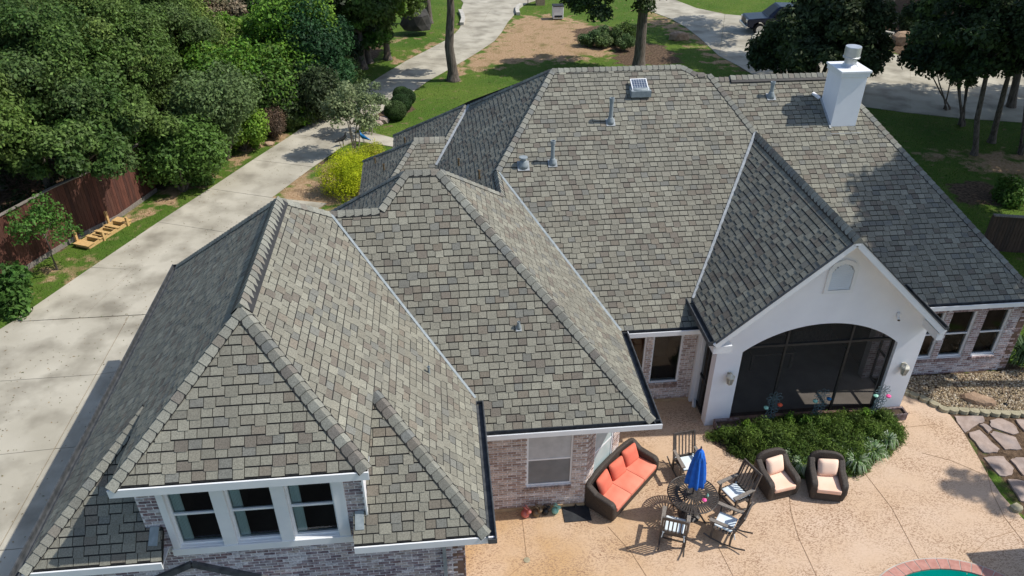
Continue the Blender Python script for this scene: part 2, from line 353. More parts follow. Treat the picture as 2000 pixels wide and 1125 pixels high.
vv = np.stack([GX, GY, GZ], -1).reshape(-1, 3); idx = np.arange(nx*ny).reshape(ny, nx)
qf = np.stack([idx[:-1,:-1], idx[:-1,1:], idx[1:,1:], idx[1:,:-1]], -1).reshape(-1, 4)
me.vertices.add(len(vv)); me.vertices.foreach_set('co', vv.ravel()); me.loops.add(qf.size); me.loops.foreach_set('vertex_index', qf.ravel())
me.polygons.add(len(qf)); me.polygons.foreach_set('loop_start', np.arange(0, qf.size, 4)); me.polygons.foreach_set('loop_total', np.full(len(qf), 4)); me.update(calc_edges=True)
za = me.attributes.new('zone', 'FLOAT_COLOR', 'POINT')
za.data.foreach_set('color', np.stack([zd, zs_, np.zeros_like(zd), np.ones_like(zd)], -1).ravel()); me.materials.append(M['ground'])
ground = bpy.data.objects.new('ground', me); col.objects.link(ground); tag(ground, 'flat ground of green lawn with dry tan patches and dark leaf litter beds', kind='structure')
MB().face([(-300,-60,-.05),(300,-60,-.05),(300,400,-.05),(-300,400,-.05)]).build if False else None
b_ = MB(); b_.face([(-300,-60,-.04),(300,-60,-.04),(300,420,-.04),(-300,420,-.04)])
far_ = b_.build('outer_ground', mat('far_lawn', (.04,.085,.012), (.09,.13,.025), scale=.4, rough=.95, c3=(.13,.09,.06), s3=.2, f3=.6)); tag(far_, kind='structure')

# ------------------------------------------------------------------ driveways of separate slabs
def inset(poly, d):
    n = len(poly); c = [sum(p[0] for p in poly)/n, sum(p[1] for p in poly)/n]; out = []
    for p in poly:
        v = Vector((p[0]-c[0], p[1]-c[1])); L = v.length; out.append((c[0]+v.x*(1-d*1.3/L), c[1]+v.y*(1-d*1.3/L)))
    return out
drive = empty('driveway', at(300, 600), label='long pale concrete driveway running past the garage to the street', kind='structure')
def ext(p, q, x):
    a = at(*p); b = at(*q); t = (x-a.x)/(b.x-a.x); return tuple((a+(b-a)*t)[:2])
def A2(px, py): return tuple(at(px, py)[:2])
XW = -7.25
slabs = [[A2(178,523.5), A2(261,527), A2(160,622), A2(23,630)],
         [A2(261,527), ext((261,527),(332,530.6),XW), ext((160,622),(290,615),XW), A2(160,622)],
         [A2(23,630), A2(252,618), A2(188,733), A2(-160,757), A2(-130,742), A2(0,644)],
         [A2(252,618), ext((160,622),(290,615),XW), ext((188,733),(230,727),XW), A2(188,733)],
         [A2(-160,757), A2(188,733), A2(107,878), A2(-330,925)],
         [A2(188,733), ext((188,733),(230,727),XW), ext((107,878),(153,874),XW), A2(107,878)],
         [A2(-330,925), A2(107,878), A2(-4,1077), A2(-500,1130)],
         [A2(107,878), ext((107,878),(153,874),XW), ext((0,1082),(46,1077),XW), A2(-4,1077)],
         [A2(-500,1130), A2(-4,1077), A2(-160,1330), A2(-700,1400)],
         [A2(-4,1077), ext((0,1082),(46,1077),XW), (XW, 7.6), A2(-160,1330)],
         [A2(309,434.7), ext((309,434.7),(441,455),XW), ext((261,527),(332,530.6),XW), A2(178,523.5)],
         [A2(409,369.5), A2(531,387), A2(640,398), ext((309,434.7),(441,455),XW), A2(309,434.7)],
         [A2(494,313), A2(611,327), A2(531,387), A2(409,369.5)], [A2(572,263), A2(661,275), A2(667,288), A2(611,327), A2(494,313)],
         [A2(633,221), A2(722,232), A2(690,262), A2(661,275), A2(572,263)],
         [A2(690,184), A2(781,198), A2(722,232), A2(633,221)], [A2(744,149), A2(834,160), A2(781,198), A2(690,184)],
         [A2(794,119), A2(888,130), A2(834,160), A2(744,149)], [A2(838,96.5), A2(934,102), A2(888,130), A2(794,119)],
         [A2(880,74), A2(966,80.5), A2(934,102), A2(838,96.5)], [A2(896,58), A2(981,62), A2(966,80.5), A2(880,74)],
         [A2(905,42), A2(992,43.5), A2(981,62), A2(896,58)], [A2(904,27), A2(952,27.5), A2(944,42.7), A2(905,42)], [A2(952,27.5), A2(1006,28), A2(992,43.5), A2(944,42.7)],
         [A2(901,16), A2(960,17), A2(952,27.5), A2(904,27)], [A2(960,17), A2(1012,17.5), A2(1006,28), A2(952,27.5)],
         [A2(905,6), A2(1030,7), A2(1012,17.5), A2(901,16)], [A2(880,-20), A2(1100,-20), A2(1060,-3), A2(1030,7), A2(905,6)],
         [A2(690,262), A2(717,257), A2(768,270), A2(800,280), A2(800,296), A2(766,287), A2(690,276), A2(667,288), A2(661,275)]]
for s_ in slabs:
    MB().prism(inset(s_, .012), -.03, .03).build('concrete_slab', M['concrete'], drive).matrix_parent_inverse = Matrix.Translation(-drive.location)
jb = MB()
for s_ in slabs: jb.face([(*p, .006) for p in s_])
jb.build('joint_bed', M['groove'], drive).matrix_parent_inverse = Matrix.Translation(-drive.location)
d2 = empty('neighbour_driveway', at(1500, 150), label='wide shaded concrete driveway on the right with the dark truck on it', kind='structure')
c2 = [PX((1240,-10),(1300,-10),(1318,0),(1360,16),(1416,28),(1405,110),(1392,98),(1366,74),(1340,54),(1312,38),(1262,19),(1245,5)),
      PX((1416,28),(1448,31),(1535,38),(1600,40),(1590,160),(1500,164),(1444,130),(1405,110)),
      PX((1600,40),(1650,35),(1680,60),(1696,82),(1688,209),(1600,196),(1590,160)),
      PX((1696,82),(1746,106),(1778,113),(1778,221),(1760,219),(1688,209)), PX((1778,113),(1810,118),(1869,122),(1869,231),(1778,221)),
      PX((1869,122),(2000,128),(2000,240),(1869,231)), PX((2000,128),(2200,140),(2200,262),(2000,240)),
      PX((1650,35),(1700,10),(1760,5),(1800,10),(1795,42),(1760,40),(1715,46),(1700,60),(1722,68),(1745,70),(1700,84),(1680,60))]
for s_ in c2: MB().prism(inset(s_, .012), -.03, .026).build('concrete_slab', M['concrete'], d2).matrix_parent_inverse = Matrix.Translation(-d2.location)
# kerbs at the street mouth and the planted island
for pts, lab in (([(1012,30),(1010,24),(1011,17),(1018,12)], 'low white curved kerb wall at the right of the driveway mouth'), ([(902,50),(905,40),(903,32),(899,24)], 'low dark curved kerb wall at the left of the driveway mouth'),
                 ([(1745,70),(1722,66),(1716,56),(1728,48),(1755,44),(1790,44)], 'curved concrete kerb around the shaded island bed'), ([(1476,86),(1472,80),(1478,72),(1490,68),(1500,68)], 'short curved kerb at the foot of the dark tree by the truck')):
    q = MB(); w3 = [at(*p) for p in pts]
    for i in range(len(w3)-1): q.bar(w3[i]+Vector((0,0,.1)), w3[i+1]+Vector((0,0,.1)), .3, .28)
    q.build('kerb', M['kerb'], label=lab, cat='kerb')

# ------------------------------------------------------------------ THE HOUSE
house = empty('brick_house', (0, 14, 0), label='large single storey brick and white stucco house with many grey shingled hip roofs', cat='house')
house_inv = Vector((0, 14, 0))
SH = []      # every shingle tab: (verts, faces, tint, distance, roof part)
TINTS = [(.228,.222,.188), (.25,.249,.213), (.278,.277,.236), (.2,.199,.174), (.185,.19,.177), (.24,.236,.202), (.205,.187,.158), (.175,.16,.14), (.262,.262,.225), (.235,.234,.2), (.245,.243,.208), (.225,.221,.188), (.25,.248,.212), (.215,.213,.182)]
def clip(poly, conv):
    out = poly; n = len(conv)
    for i in range(n):
        a = conv[i]; b = conv[(i+1) % n]; inp = out; out = []
        if not inp: return []
        side = lambda p: (b[0]-a[0])*(p[1]-a[1])-(b[1]-a[1])*(p[0]-a[0])
        for k in range(len(inp)):
            p = inp[k-1]; q = inp[k]; sp, sq = side(p), side(q)
            if sq >= -1e-9:
                if sp < -1e-9: t = sp/(sp-sq); out.append((p[0]+(q[0]-p[0])*t, p[1]+(q[1]-p[1])*t))
                out.append(q)
            elif sp >= -1e-9: t = sp/(sp-sq); out.append((p[0]+(q[0]-p[0])*t, p[1]+(q[1]-p[1])*t))
    return out
def area(p): return .5*sum(p[i][0]*p[(i+1) % len(p)][1]-p[(i+1) % len(p)][0]*p[i][1] for i in range(len(p)))
EXP = .172
planes = {}
def roof(key, p0, a, b, pieces, label=None, shingles=True, slabonly=False):
    """plane z = p0.z + a(x-p0.x) + b(y-p0.y); pieces = convex plan polygons"""
    zf = lambda x, y: p0[2]+a*(x-p0[0])+b*(y-p0[1])
    n = Vector((-a, -b, 1)).normalized(); up = Vector((a, b, a*a+b*b)).normalized(); u = up.cross(n) * -1
    u = n.cross(up) * -1                      # horizontal, along the eave
    planes[key] = (zf, n)
    mb = MB()
    for pc in pieces:
        if area(pc) < 0: pc = pc[::-1]
        t = [(x, y, zf(x, y)) for x, y in pc]; k = len(t); lo = [(x, y, z-.13) for x, y, z in t]
        mb.poly(t+lo, [tuple(range(k)), tuple(range(2*k-1, k-1, -1))]+[(i, k+i, k+(i+1) % k, (i+1) % k) for i in range(k)])
    part = mb.build('roof_slope', M['underlay'], house)
    part.matrix_parent_inverse = Matrix.Translation(-house_inv)
    if label: part['label'] = label
    if not shingles: return part
    O = Vector(p0)
    rnd = random.Random(hash(key) % 1000 if False else sum(map(ord, key)))
    uw = [[((Vector((x, y, zf(x, y)))-O).dot(u), (Vector((x, y, zf(x, y)))-O).dot(up)) for x, y in pc] for pc in pieces]
    for i_, q in enumerate(uw):
        if area(q) < 0: uw[i_] = q[::-1]
    wmin = min(p[1] for q in uw for p in q); wmax = max(p[1] for q in uw for p in q)
    umin = min(p[0] for q in uw for p in q); umax = max(p[0] for q in uw for p in q)
    row = 0; w0 = wmin-.012
    while w0 < wmax:
        x = umin-rnd.random()*.3; longrun = 0
        wob = rnd.uniform(-.003, .003)
        while x < umax:
            wd = rnd.choice((.19, .225, .225, .235, .255)) if longrun != 0 else .2; gap = .014
            if longrun <= 0 and rnd.random() < .38: lg = .038; longrun = 1
            else: lg = 0; longrun -= 1
            tint = rnd.choice(TINTS); f = rnd.uniform(.84, 1.03); tint = (tint[0]*f*.96, tint[1]*f*.93, tint[2]*f*.88)
            lo_ = w0-lg+.036+wob; r0 = [(x+gap, lo_), (x+wd, lo_), (x+wd, w0+EXP+.012), (x+gap, w0+EXP+.012)]
            if lg: c_ = .012; r0 = [(x+gap, lo_+c_), (x+gap+c_, lo_), (x+wd-c_, lo_), (x+wd, lo_+c_)]+r0[2:]
            hl = .022 if lg else .016
            for q in uw:
                pl = clip(r0, q)
                if len(pl) < 3 or abs(area(pl)) < .0012: continue
                k = len(pl)
                hh = [hl-(min(max(p[1]-lo_, 0), EXP+.05)/(EXP+.05))*(hl-.004) for p in pl]
                T = [O+u*p[0]+up*p[1]+n*h for p, h in zip(pl, hh)]; B = [O+u*p[0]+up*p[1]+n*.001 for p in pl]
                fc = [tuple(range(k))]+[(j, k+j, k+(j+1) % k, (j+1) % k) for j in range(k)]
                SH.append((T+B, fc, tint, (T[0]-C0).length, part))
            x += wd
        w0 += EXP; row += 1
    return part

s1 = .962
GXL, GXR, GRX, GRZ, GE, GF = -7.7, .47, -3.615, 7.43, 3.5, 9.42
GA, GB = 11.46, 15.71
roof('gleft', (GXL, GF, GE), s1, 0, [[(-7.7,9.42),(-5.7,11.42),(-5.7,17.8),(-7.7,19.8)], [(-5.7,9.38),(-3.615,11.46),(-3.615,15.71),(-5.7,17.8)]], 'long left slope of the garage roof facing the driveway')
roof('gfront', (-5.7, 9.38, 5.425), 0, s1, [[(-5.7,9.38),(-1.53,9.38),(-3.615,11.46)]], 'triangular front hip above the three dormer windows')
roof('glowL', (-7.7, 9.42, GE), 0, s1, [[(-7.7,9.42),(-5.63,9.42),(-5.63,11.42),(-5.7,11.42)], [(-5.63,9.42),(-5.33,9.42),(-5.33,9.84),(-5.63,9.84)]], 'small shaded lower front slope left of the dormer')
roof('glowR', (.47, 9.42, GE), 0, s1, [[(-1.72,9.42),(.47,9.42),(-1.53,11.42),(-1.72,11.42)], [(-1.95,9.42),(-1.72,9.42),(-1.72,9.84),(-1.95,9.84)]], 'lower front slope right of the dormer')
roof('gright', (.47, 9.42, GE), -s1, 0, [[(.47,9.42),(.47,13.2),(-1.53,15.335),(-1.53,11.42)], [(-1.53,9.38),(-1.53,15.335),(-2.72,16.605),(-3.615,15.71),(-3.615,11.46)]], 'right slope of the garage roof')
roof('gback', (-3.615,15.71,GRZ), 0, -s1, [[(-3.615,15.71),(-2.72,16.605),(-3.4,19.8),(-7.7,19.8)]])
sW, sWr = .9, .934
roof('wfront', (4.46, 12.64, 3.), 0, sW, [[(.49,12.64),(4.46,12.64),(-.07,17.34),(-.89,17.34),(-1.53,16.64),(-1.53,15.335)], [(-1.53,15.335),(-1.53,16.64),(-2.72,16.605)]], 'broad middle slope facing the patio')
roof('wright', (4.46, 12.64, 3.), -sWr, 0, [[(4.46,12.64),(4.46,16.07),(1.571,20.57),(1.571,15.64)], [(1.571,15.64),(1.571,18.97),(-.07,17.34)]], 'sunlit right slope of the middle wing')
roof('wleft', (-.89,17.34,7.23), .95, 0, [[(-.89,17.34),(-1.53,16.62),(-4.9,20.17),(-4.9,21.35)]])
roof('wback', (-.07,17.34,7.23), 0, -.935, [[(-.07,17.34),(1.571,18.97),(-1,21.6),(-4.9,21.35),(-.89,17.34)]], shingles=False)
roof('w1back', (-1.53,16.62,6.6), 0, -.9, [[(-1.53,16.62),(-4.9,20.17),(-4.9,19.8),(-2.72,16.605)]], shingles=False)
sM = .6
roof('mfront', (4.46,16.07,3.), 0, sM, [[(4.46,16.07),(6.75,16.07),(9.62,21.3),(8.62,23.42),(8.60,23.46),(3.394,23.46),(1.571,20.57)], [(3.394,23.46),(8.18,23.46),(7.75,23.77),(3.59,23.77)]], 'large main slope with the vent pipes')
roof('mleft', (1.571,20.57,5.70), .947, 0, [[(3.59,23.77),(1.571,20.57),(1.17,27.3)], [(1.571,18.97),(-1,21.6),(-.2,24.88),(1.1,27.38),(1.17,27.3),(1.571,20.57)]], 'dark shaded left slope of the main roof')
roof('mback', (3.59,23.77,7.61), 0, -.6, [[(3.59,23.77),(7.75,23.77),(10.5,31.2),(-.9,31.2),(1.17,27.3)]], shingles=False)
roof('mright', (7.75,23.77,7.6), -1.13, -.02, [[(7.75,23.77),(8.62,23.42),(9.62,21.3),(10.2,23.77)]], shingles=False)
roof('vfront', (1.1,27.38,5.25), 0, .492, [[(1.1,27.4),(.17,25.94),(.17,25.59)], [(.17,25.94),(-.92,25.94),(-2.4,23.3),(-1.2,22.8),(.17,25.59)]])
def onpl(px, py, p0, a, b):
    d = FW + RT*((px-1000)/FPX) - UP*((py-562.5)/FPX); n = Vector((-a, -b, 1)); t = (Vector(p0)-C0).dot(n)/d.dot(n); q = C0+d*t; return (q.x, q.y)
vl = ((.17,25.94,4.54), .92, 0)
roof('vleft', *vl, [[(.97,27.41),(.17,25.94),(-.92,25.94)]+[onpl(x, y, *vl) for x, y in ((767,292),(769,265),(795,250),(854,229))]])
vl2 = ((-.92,25.94,4.54), .91, 0)
roof('vlow', *vl2, [[(-.92,25.94),(-1.47,24.95)]+[onpl(x, y, *vl2) for x, y in ((733,410),(701,390),(710,315))]])
roof('rfront', (12.57,16.46,3.), 0, .6, [[(8.75,23.53),(12.75,23.53),(16.2,17.01),(16.2,16.46),(12.3,16.46),(9.5,21.4)], [(16.2,17.01),(17.0,16.46),(16.2,16.46)]], 'right slope carrying the white chimney, half in tree shade')
roof('rback', (8.7,23.53,7.24), 0, -.6, [[(8.3,23.53),(12.75,23.53),(17,30.6),(8.3,30.6)]], shingles=False)
roof('rright', (12.75,23.53,7.24), -1.135, 0, [[(12.75,23.53),(16.2,17.01),(17,30.6)],[(16.2,17.01),(17.0,16.46),(17,30.6)]], shingles=False)
PYF, PZ, PXL, PXR = 14.8, 3.42, 6.545, 12.56
apx = onpl(1682, 465, (0, PYF, 0), 0, 0) if False else None
dA = FW + RT*((1682-1000)/FPX) - UP*((465-562.5)/FPX); tA = PYF/dA.y; AP = C0+dA*tA       # gable apex
PRX, PRZ = (PXL+PXR)/2, AP.z-.02
sP = (PRZ-PZ)/(PRX-PXL); PBK = 16.07+(PRZ-3.)/sM
roof('pleft', (PXL, PYF, PZ), sP, 0, [[(PXL,PYF),(PXL,16.07+(PZ-3)/sM+.02),(PRX,PBK),(PRX,PYF)]], 'dark left slope of the screened porch roof')
roof('pright', (PXR, PYF, PZ), -sP, 0, [[(PXR,PYF),(PXR,16.46+(PZ-3)/.6),(PRX,16.46+(PRZ-3)/.6),(PRX,PYF)]], 'right slope of the screened porch roof')
# --- individual and massed shingles
SH.sort(key=lambda t: t[3])
for T, fc, tint, d, part in SH[:300]:
    q = MB(); q.poly(T, fc, tint); o = q.build('shingle', M['shingle'], part, loc=tuple(T[0])); o.matrix_parent_inverse = part.matrix_parent_inverse.inverted() if False else Matrix()
for_part = MB()
for T, fc, tint, d, part in SH[300:]: for_part.poly(T, fc, tint)
def hpart(o): o.matrix_parent_inverse = Matrix.Translation(-house_inv); return o
hpart(for_part.build('shingle', M['shingle'], house, kind='stuff'))

# --- ridge and hip caps
CAPS = []; CAPBASE = []
def caps(a, b, nA, nB, lift=.012, wd=.15, step=.19, vent=False):
    a = Vector(a); b = Vector(b); d = b-a; L = d.length; t = d/L; 
    def side(n, other):
        s = t.cross(n).normalized()
        if s.dot(n+other) > 0 if False else s.z > 1e-6: s = -s
        if abs(s.z) < 1e-6 and s.dot(other) < 0: s = -s
        return s
    sA = side(nA, nB); sB = side(nB, nA)
    if sA.dot(sB) > .8: sB = -sA
    nn = (nA+nB).normalized(); k = max(1, round(L/step)); st = L/k
    q = MB(); e = wd+.002; up_ = nn*(lift+.012)
    for p_, r_ in ((a, b),): q.poly([p_+sA*e+nA*.024, p_+up_, p_+sB*e+nB*.024, r_+sA*e+nA*.024, r_+up_, r_+sB*e+nB*.024], [(0,1,4,3),(1,2,5,4),(0,3,4,1)])
    CAPBASE.append(q)
    for i in range(k):
        s0 = t*(i*st); s1_ = t*((i+1)*st-.007)
        h0 = lift+.038; h1 = lift+.02
        def prof(s, h): 
            return [a+s+sA*wd+nn*(h-.012), a+s+sA*wd*.45+nn*(h+.006), a+s+nn*(h+.016), a+s+sB*wd*.45+nn*(h+.006), a+s+sB*wd+nn*(h-.012)]
        P0 = prof(s0, h0); P1 = prof(s1_, h1); Q = [p-nn*.03 for p in (P0[0], P0[4], P1[0], P1[4])]
        v = P0+P1+Q; f = [(j, j+1, j+6, j+5) for j in range(4)]+[(10, 0, 5, 12), (4, 11, 13, 9), (0, 10, 11, 4, 3, 2, 1)]
        tint = random.choice(TINTS); ff = random.uniform(.9, 1.08)
        CAPS.append((v, f, tuple(c*ff*.94 for c in tint), (a+s0-C0).length))
    if vent:
        q = MB()
        for sd_, n_ in ((sA, nA), (sB, nB)): q.bar(a+sd_*.13+n_*.035, b+sd_*.13+n_*.035, .16, .05, up=n_)
        hpart(q.build('ridge_vent', M['dark_frame'], house))
N_ = lambda k: planes[k][1]
def Z(k, x, y): return (x, y, planes[k][0](x, y))
caps((GRX,GA,GRZ), (GRX,GB,GRZ), N_('gleft'), N_('gright'), lift=.06, wd=.2, vent=True)
caps(Z('gfront',-5.7,9.38), (GRX,GA,GRZ), N_('gleft'), N_('gfront')); caps(Z('gfront',-1.53,9.38), (GRX,GA,GRZ), N_('gright'), N_('gfront'))
caps(Z('glowL',-7.7,9.42), Z('glowL',-5.72,11.4), N_('gleft'), N_('glowL')); caps(Z('glowR',.47,9.42), Z('glowR',-1.51,11.4), N_('gright'), N_('glowR'))
caps((-7.7,19.8,GE), (GRX,GB,GRZ), N_('gleft'), N_('gback')); caps((-2.72,16.605,6.57), (GRX,GB,GRZ), N_('gright'), N_('gback'))
caps((-2.72,16.62,6.58), (-1.53,16.64,6.6), N_('wfront'), N_('w1back')); caps((-1.53,16.64,6.6), (-.89,17.34,7.23), N_('wfront'), N_('wleft'))
caps((-.89,17.34,7.23), (-.07,17.34,7.23), N_('wfront'), N_('wback')); caps((4.46,12.64,3.), (-.07,17.34,7.23), N_('wright'), N_('wfront'), wd=.16)
caps((1.571,18.97,5.7), (-.07,17.34,7.23), N_('wright'), N_('wback'), wd=.1); caps((1.571,18.97,5.7), (1.571,20.57,5.7), N_('wright'), N_('mleft'))
caps((-4.9,21.35,Z('wleft',-4.9,21.35)[2]), (-.89,17.34,7.23), N_('wleft'), N_('wback'), wd=.1)
caps((1.571,20.57,5.7), (3.59,23.77,7.61), N_('mleft'), N_('mfront')); caps((3.59,23.77,7.61), (7.75,23.77,7.61), N_('mfront'), N_('mback'))
caps(Z('mfront',8.18,23.46), (7.75,23.77,7.61), N_('mfront'), N_('mright')); caps(Z('mfront',8.18,23.46), Z('mfront',8.42,23.46), N_('mfront'), N_('mback'))
caps(Z('mfront',9.62,21.3), Z('mfront',8.6,23.44), N_('mfront'), N_('mright'))
caps((1.17,27.3,Z('mleft',1.17,27.3)[2]), (3.59,23.77,7.61), N_('mleft'), N_('mback'), wd=.1)
caps((8.75,23.53,7.24), (9.3,23.53,7.24), N_('rfront'), N_('rback')); caps((9.3,23.53,7.24), (12.75,23.53,7.24), N_('rfront'), N_('rback'), lift=.06, vent=True)
caps(Z('rfront',16.2,17.01), (12.75,23.53,7.24), N_('rfront'), N_('rright')); caps((17,16.46,3), Z('rfront',16.2,17.01), N_('rfront'), N_('rright'))
caps((PRX,PYF-.05,PRZ+.01), (PRX,PBK,PRZ), N_('pleft'), N_('pright'), wd=.17)
caps(Z('vfront',.17,25.94), Z('vfront',.97,27.41), N_('vfront'), N_('vleft')); caps(Z('vfront',-.92,25.94), Z('vfront',.17,25.94), N_('vfront'), N_('vleft')); caps(Z('vfront',-1.9,24.2), Z('vfront',-.92,25.94), N_('vfront'), N_('vlow'))
e0 = onpl(854,229,*vl); e1 = onpl(769,265,*vl)
caps((*e1, Z('vleft',*e1)[2]), (.97,27.41,5.27), N_('vleft'), N_('mback'), wd=.08)
e2 = onpl(710,315,*vl2); caps((*e2, Z('vlow',*e2)[2]), (-.92,25.94,4.54), N_('vlow'), N_('mback'), wd=.08)
for q in CAPBASE: q.f = [f for j, f in enumerate(q.f) if j % 3 < 2]; q.t = q.t[:len(q.f)]; q.m = q.m[:len(q.f)]; hpart(q.build('cap_shadow_strip', M['underlay'], house))  # dark strips under the caps: their shade line is put into the colour
CAPS.sort(key=lambda t: t[3])
for v, f, tint, d in CAPS[:298]:
    q = MB(); q.poly(v, f, tint); hpart(q.build('ridge_cap', M['shingle'], house, loc=tuple(v[2])))
q = MB()
for v, f, tint, d in CAPS[298:]: q.poly(v, f, tint)
if q.v: hpart(q.build('ridge_cap', M['shingle'], house, kind='stuff'))

# --- valley flashing, gutters, fascias
def flash(a, b, w=.1, up=.03, mt='metal'):
    q = MB(); q.bar(Vector(a)+Vector((0,0,up)), Vector(b)+Vector((0,0,up)), w, .02); hpart(q.build('valley_flashing', M[mt], house))
flash((.47,13.2,3.5), (-2.70,16.6,6.57), .06, .035, 'pipe'); flash((4.46,16.07,3.), (1.62,20.5,5.66), .07, .035, 'pipe')
flash((PXL+.02,16.07+(PZ-3)/sM,PZ), (PRX,PBK,PRZ), .08, .045, 'lead'); flash((1.1,27.4,5.25), (-.2,24.9,4.02), .09, .05, 'lead')
def gutter(a, b, out, w=.15, h=.13, split=None):
    """open trough along the eave a-b, out = horizontal outward direction"""
    a = Vector(a); b = Vector(b); o = Vector(out).normalized(); z = Vector((0,0,1)); g = empty('gutter', a, parent=house); g.matrix_parent_inverse = Matrix.Translation(-house_inv)
    q = MB(); a2 = a+o*.01; b2 = b+o*.01
    q.bar(a2+o*(w/2)-z*.09, b2+o*(w/2)-z*.09, w, .012); q.bar(a2-z*.03, b2-z*.03, .012, .12)
    q.bar(a2+o*(w-.016)-z*.036, b2+o*(w-.016)-z*.036, .008, .118)
    i_ = q.build('trough', M['gutter_in'], g, loc=tuple(a)); i_.location = (0, 0, 0)
    q = MB(); q.bar(a2+o*w-z*.04, b2+o*w-z*.04, .022, .13); q.bar(a2+o*(w-.002)+z*.03, b2+o*(w-.002)+z*.03, .016, .006)
    d_ = (b-a).normalized()
    for e in (a2, b2): q.bar(e-z*.04, e+o*w-z*.04, .012, .12)
    i_ = q.build('outer_lip', M['gutter_in' if abs(o.x) > .5 else 'trim'], g, loc=tuple(a)); i_.location = (0, 0, 0)
    return g
gutter((-7.7,9.3,3.5), (-7.7,19.85,3.5), (-1,0,0), .16); gutter((.47,9.3,3.5), (.47,13.1,3.5), (1,0,0))
gutter((.64,12.64,3.), (4.62,12.64,3.), (0,-1,0)); gutter((4.46,12.5,3.), (4.46,16.0,3.), (1,0,0))
gutter((4.64,16.07,3.), (6.72,16.07,3.), (0,-1,0)); gutter((PXL,PYF+.03,PZ), (PXL,16.07+(PZ-3)/sM+.1,PZ), (-1,0,0))
gutter((PXR,PYF+.03,PZ), (PXR,16.9,PZ), (1,0,0), .12); gutter((12.6,16.46,3.), (17.1,16.46,3.), (0,-1,0))
def board(name, a, b, w, h, up=(0,0,1), mt='trim'):
    q = MB(); q.bar(a, b, w, h, up); return hpart(q.build(name, M[mt], house))
board('fascia', (-7.72,9.39,3.40), (-5.33,9.39,3.40), .03, .16); board('fascia', (-1.95,9.39,3.40), (.6,9.39,3.40), .03, .16)
board('fascia', (-5.72,9.35,5.32), (-1.5,9.35,5.32), .03, .17)
board('soffit', (-5.7,9.62,5.245), (-1.53,9.62,5.245), .5, .02); board('soffit', (-7.7,9.64,3.325), (-5.35,9.64,3.325), .46, .02); board('soffit', (-1.93,9.64,3.325), (.5,9.64,3.325), .46, .02)
board('soffit', (.5,12.82,2.83), (4.5,12.82,2.83), .36, .02); board('soffit', (4.3,12.7,2.83), (4.3,16.4,2.83), .4, .02); board('soffit', (4.5,16.3,2.83), (6.9,16.3,2.83), .5, .02); board('soffit', (12.6,16.74,2.83), (17,16.74,2.83), .6, .02)
board('soffit', (-7.45,9.5,3.325), (-7.45,19.7,3.325), .48, .02); board('soffit', (.3,9.5,3.325), (.3,13.0,3.325), .36, .02)
# eave returns (little shingled boxes beside the dormer window)
board('corner_board', (-1.70,9.82,3.35), (-1.70,9.82,5.24), .03, .08, (0,1,0))
board('return_flashing', (-1.84,9.6,3.70), (-1.84,9.84,3.93), .16, .02, mt='pipe'); board('return_flashing', (-5.48,9.6,3.70), (-5.46,9.84,3.93), .16, .02, mt='pipe')

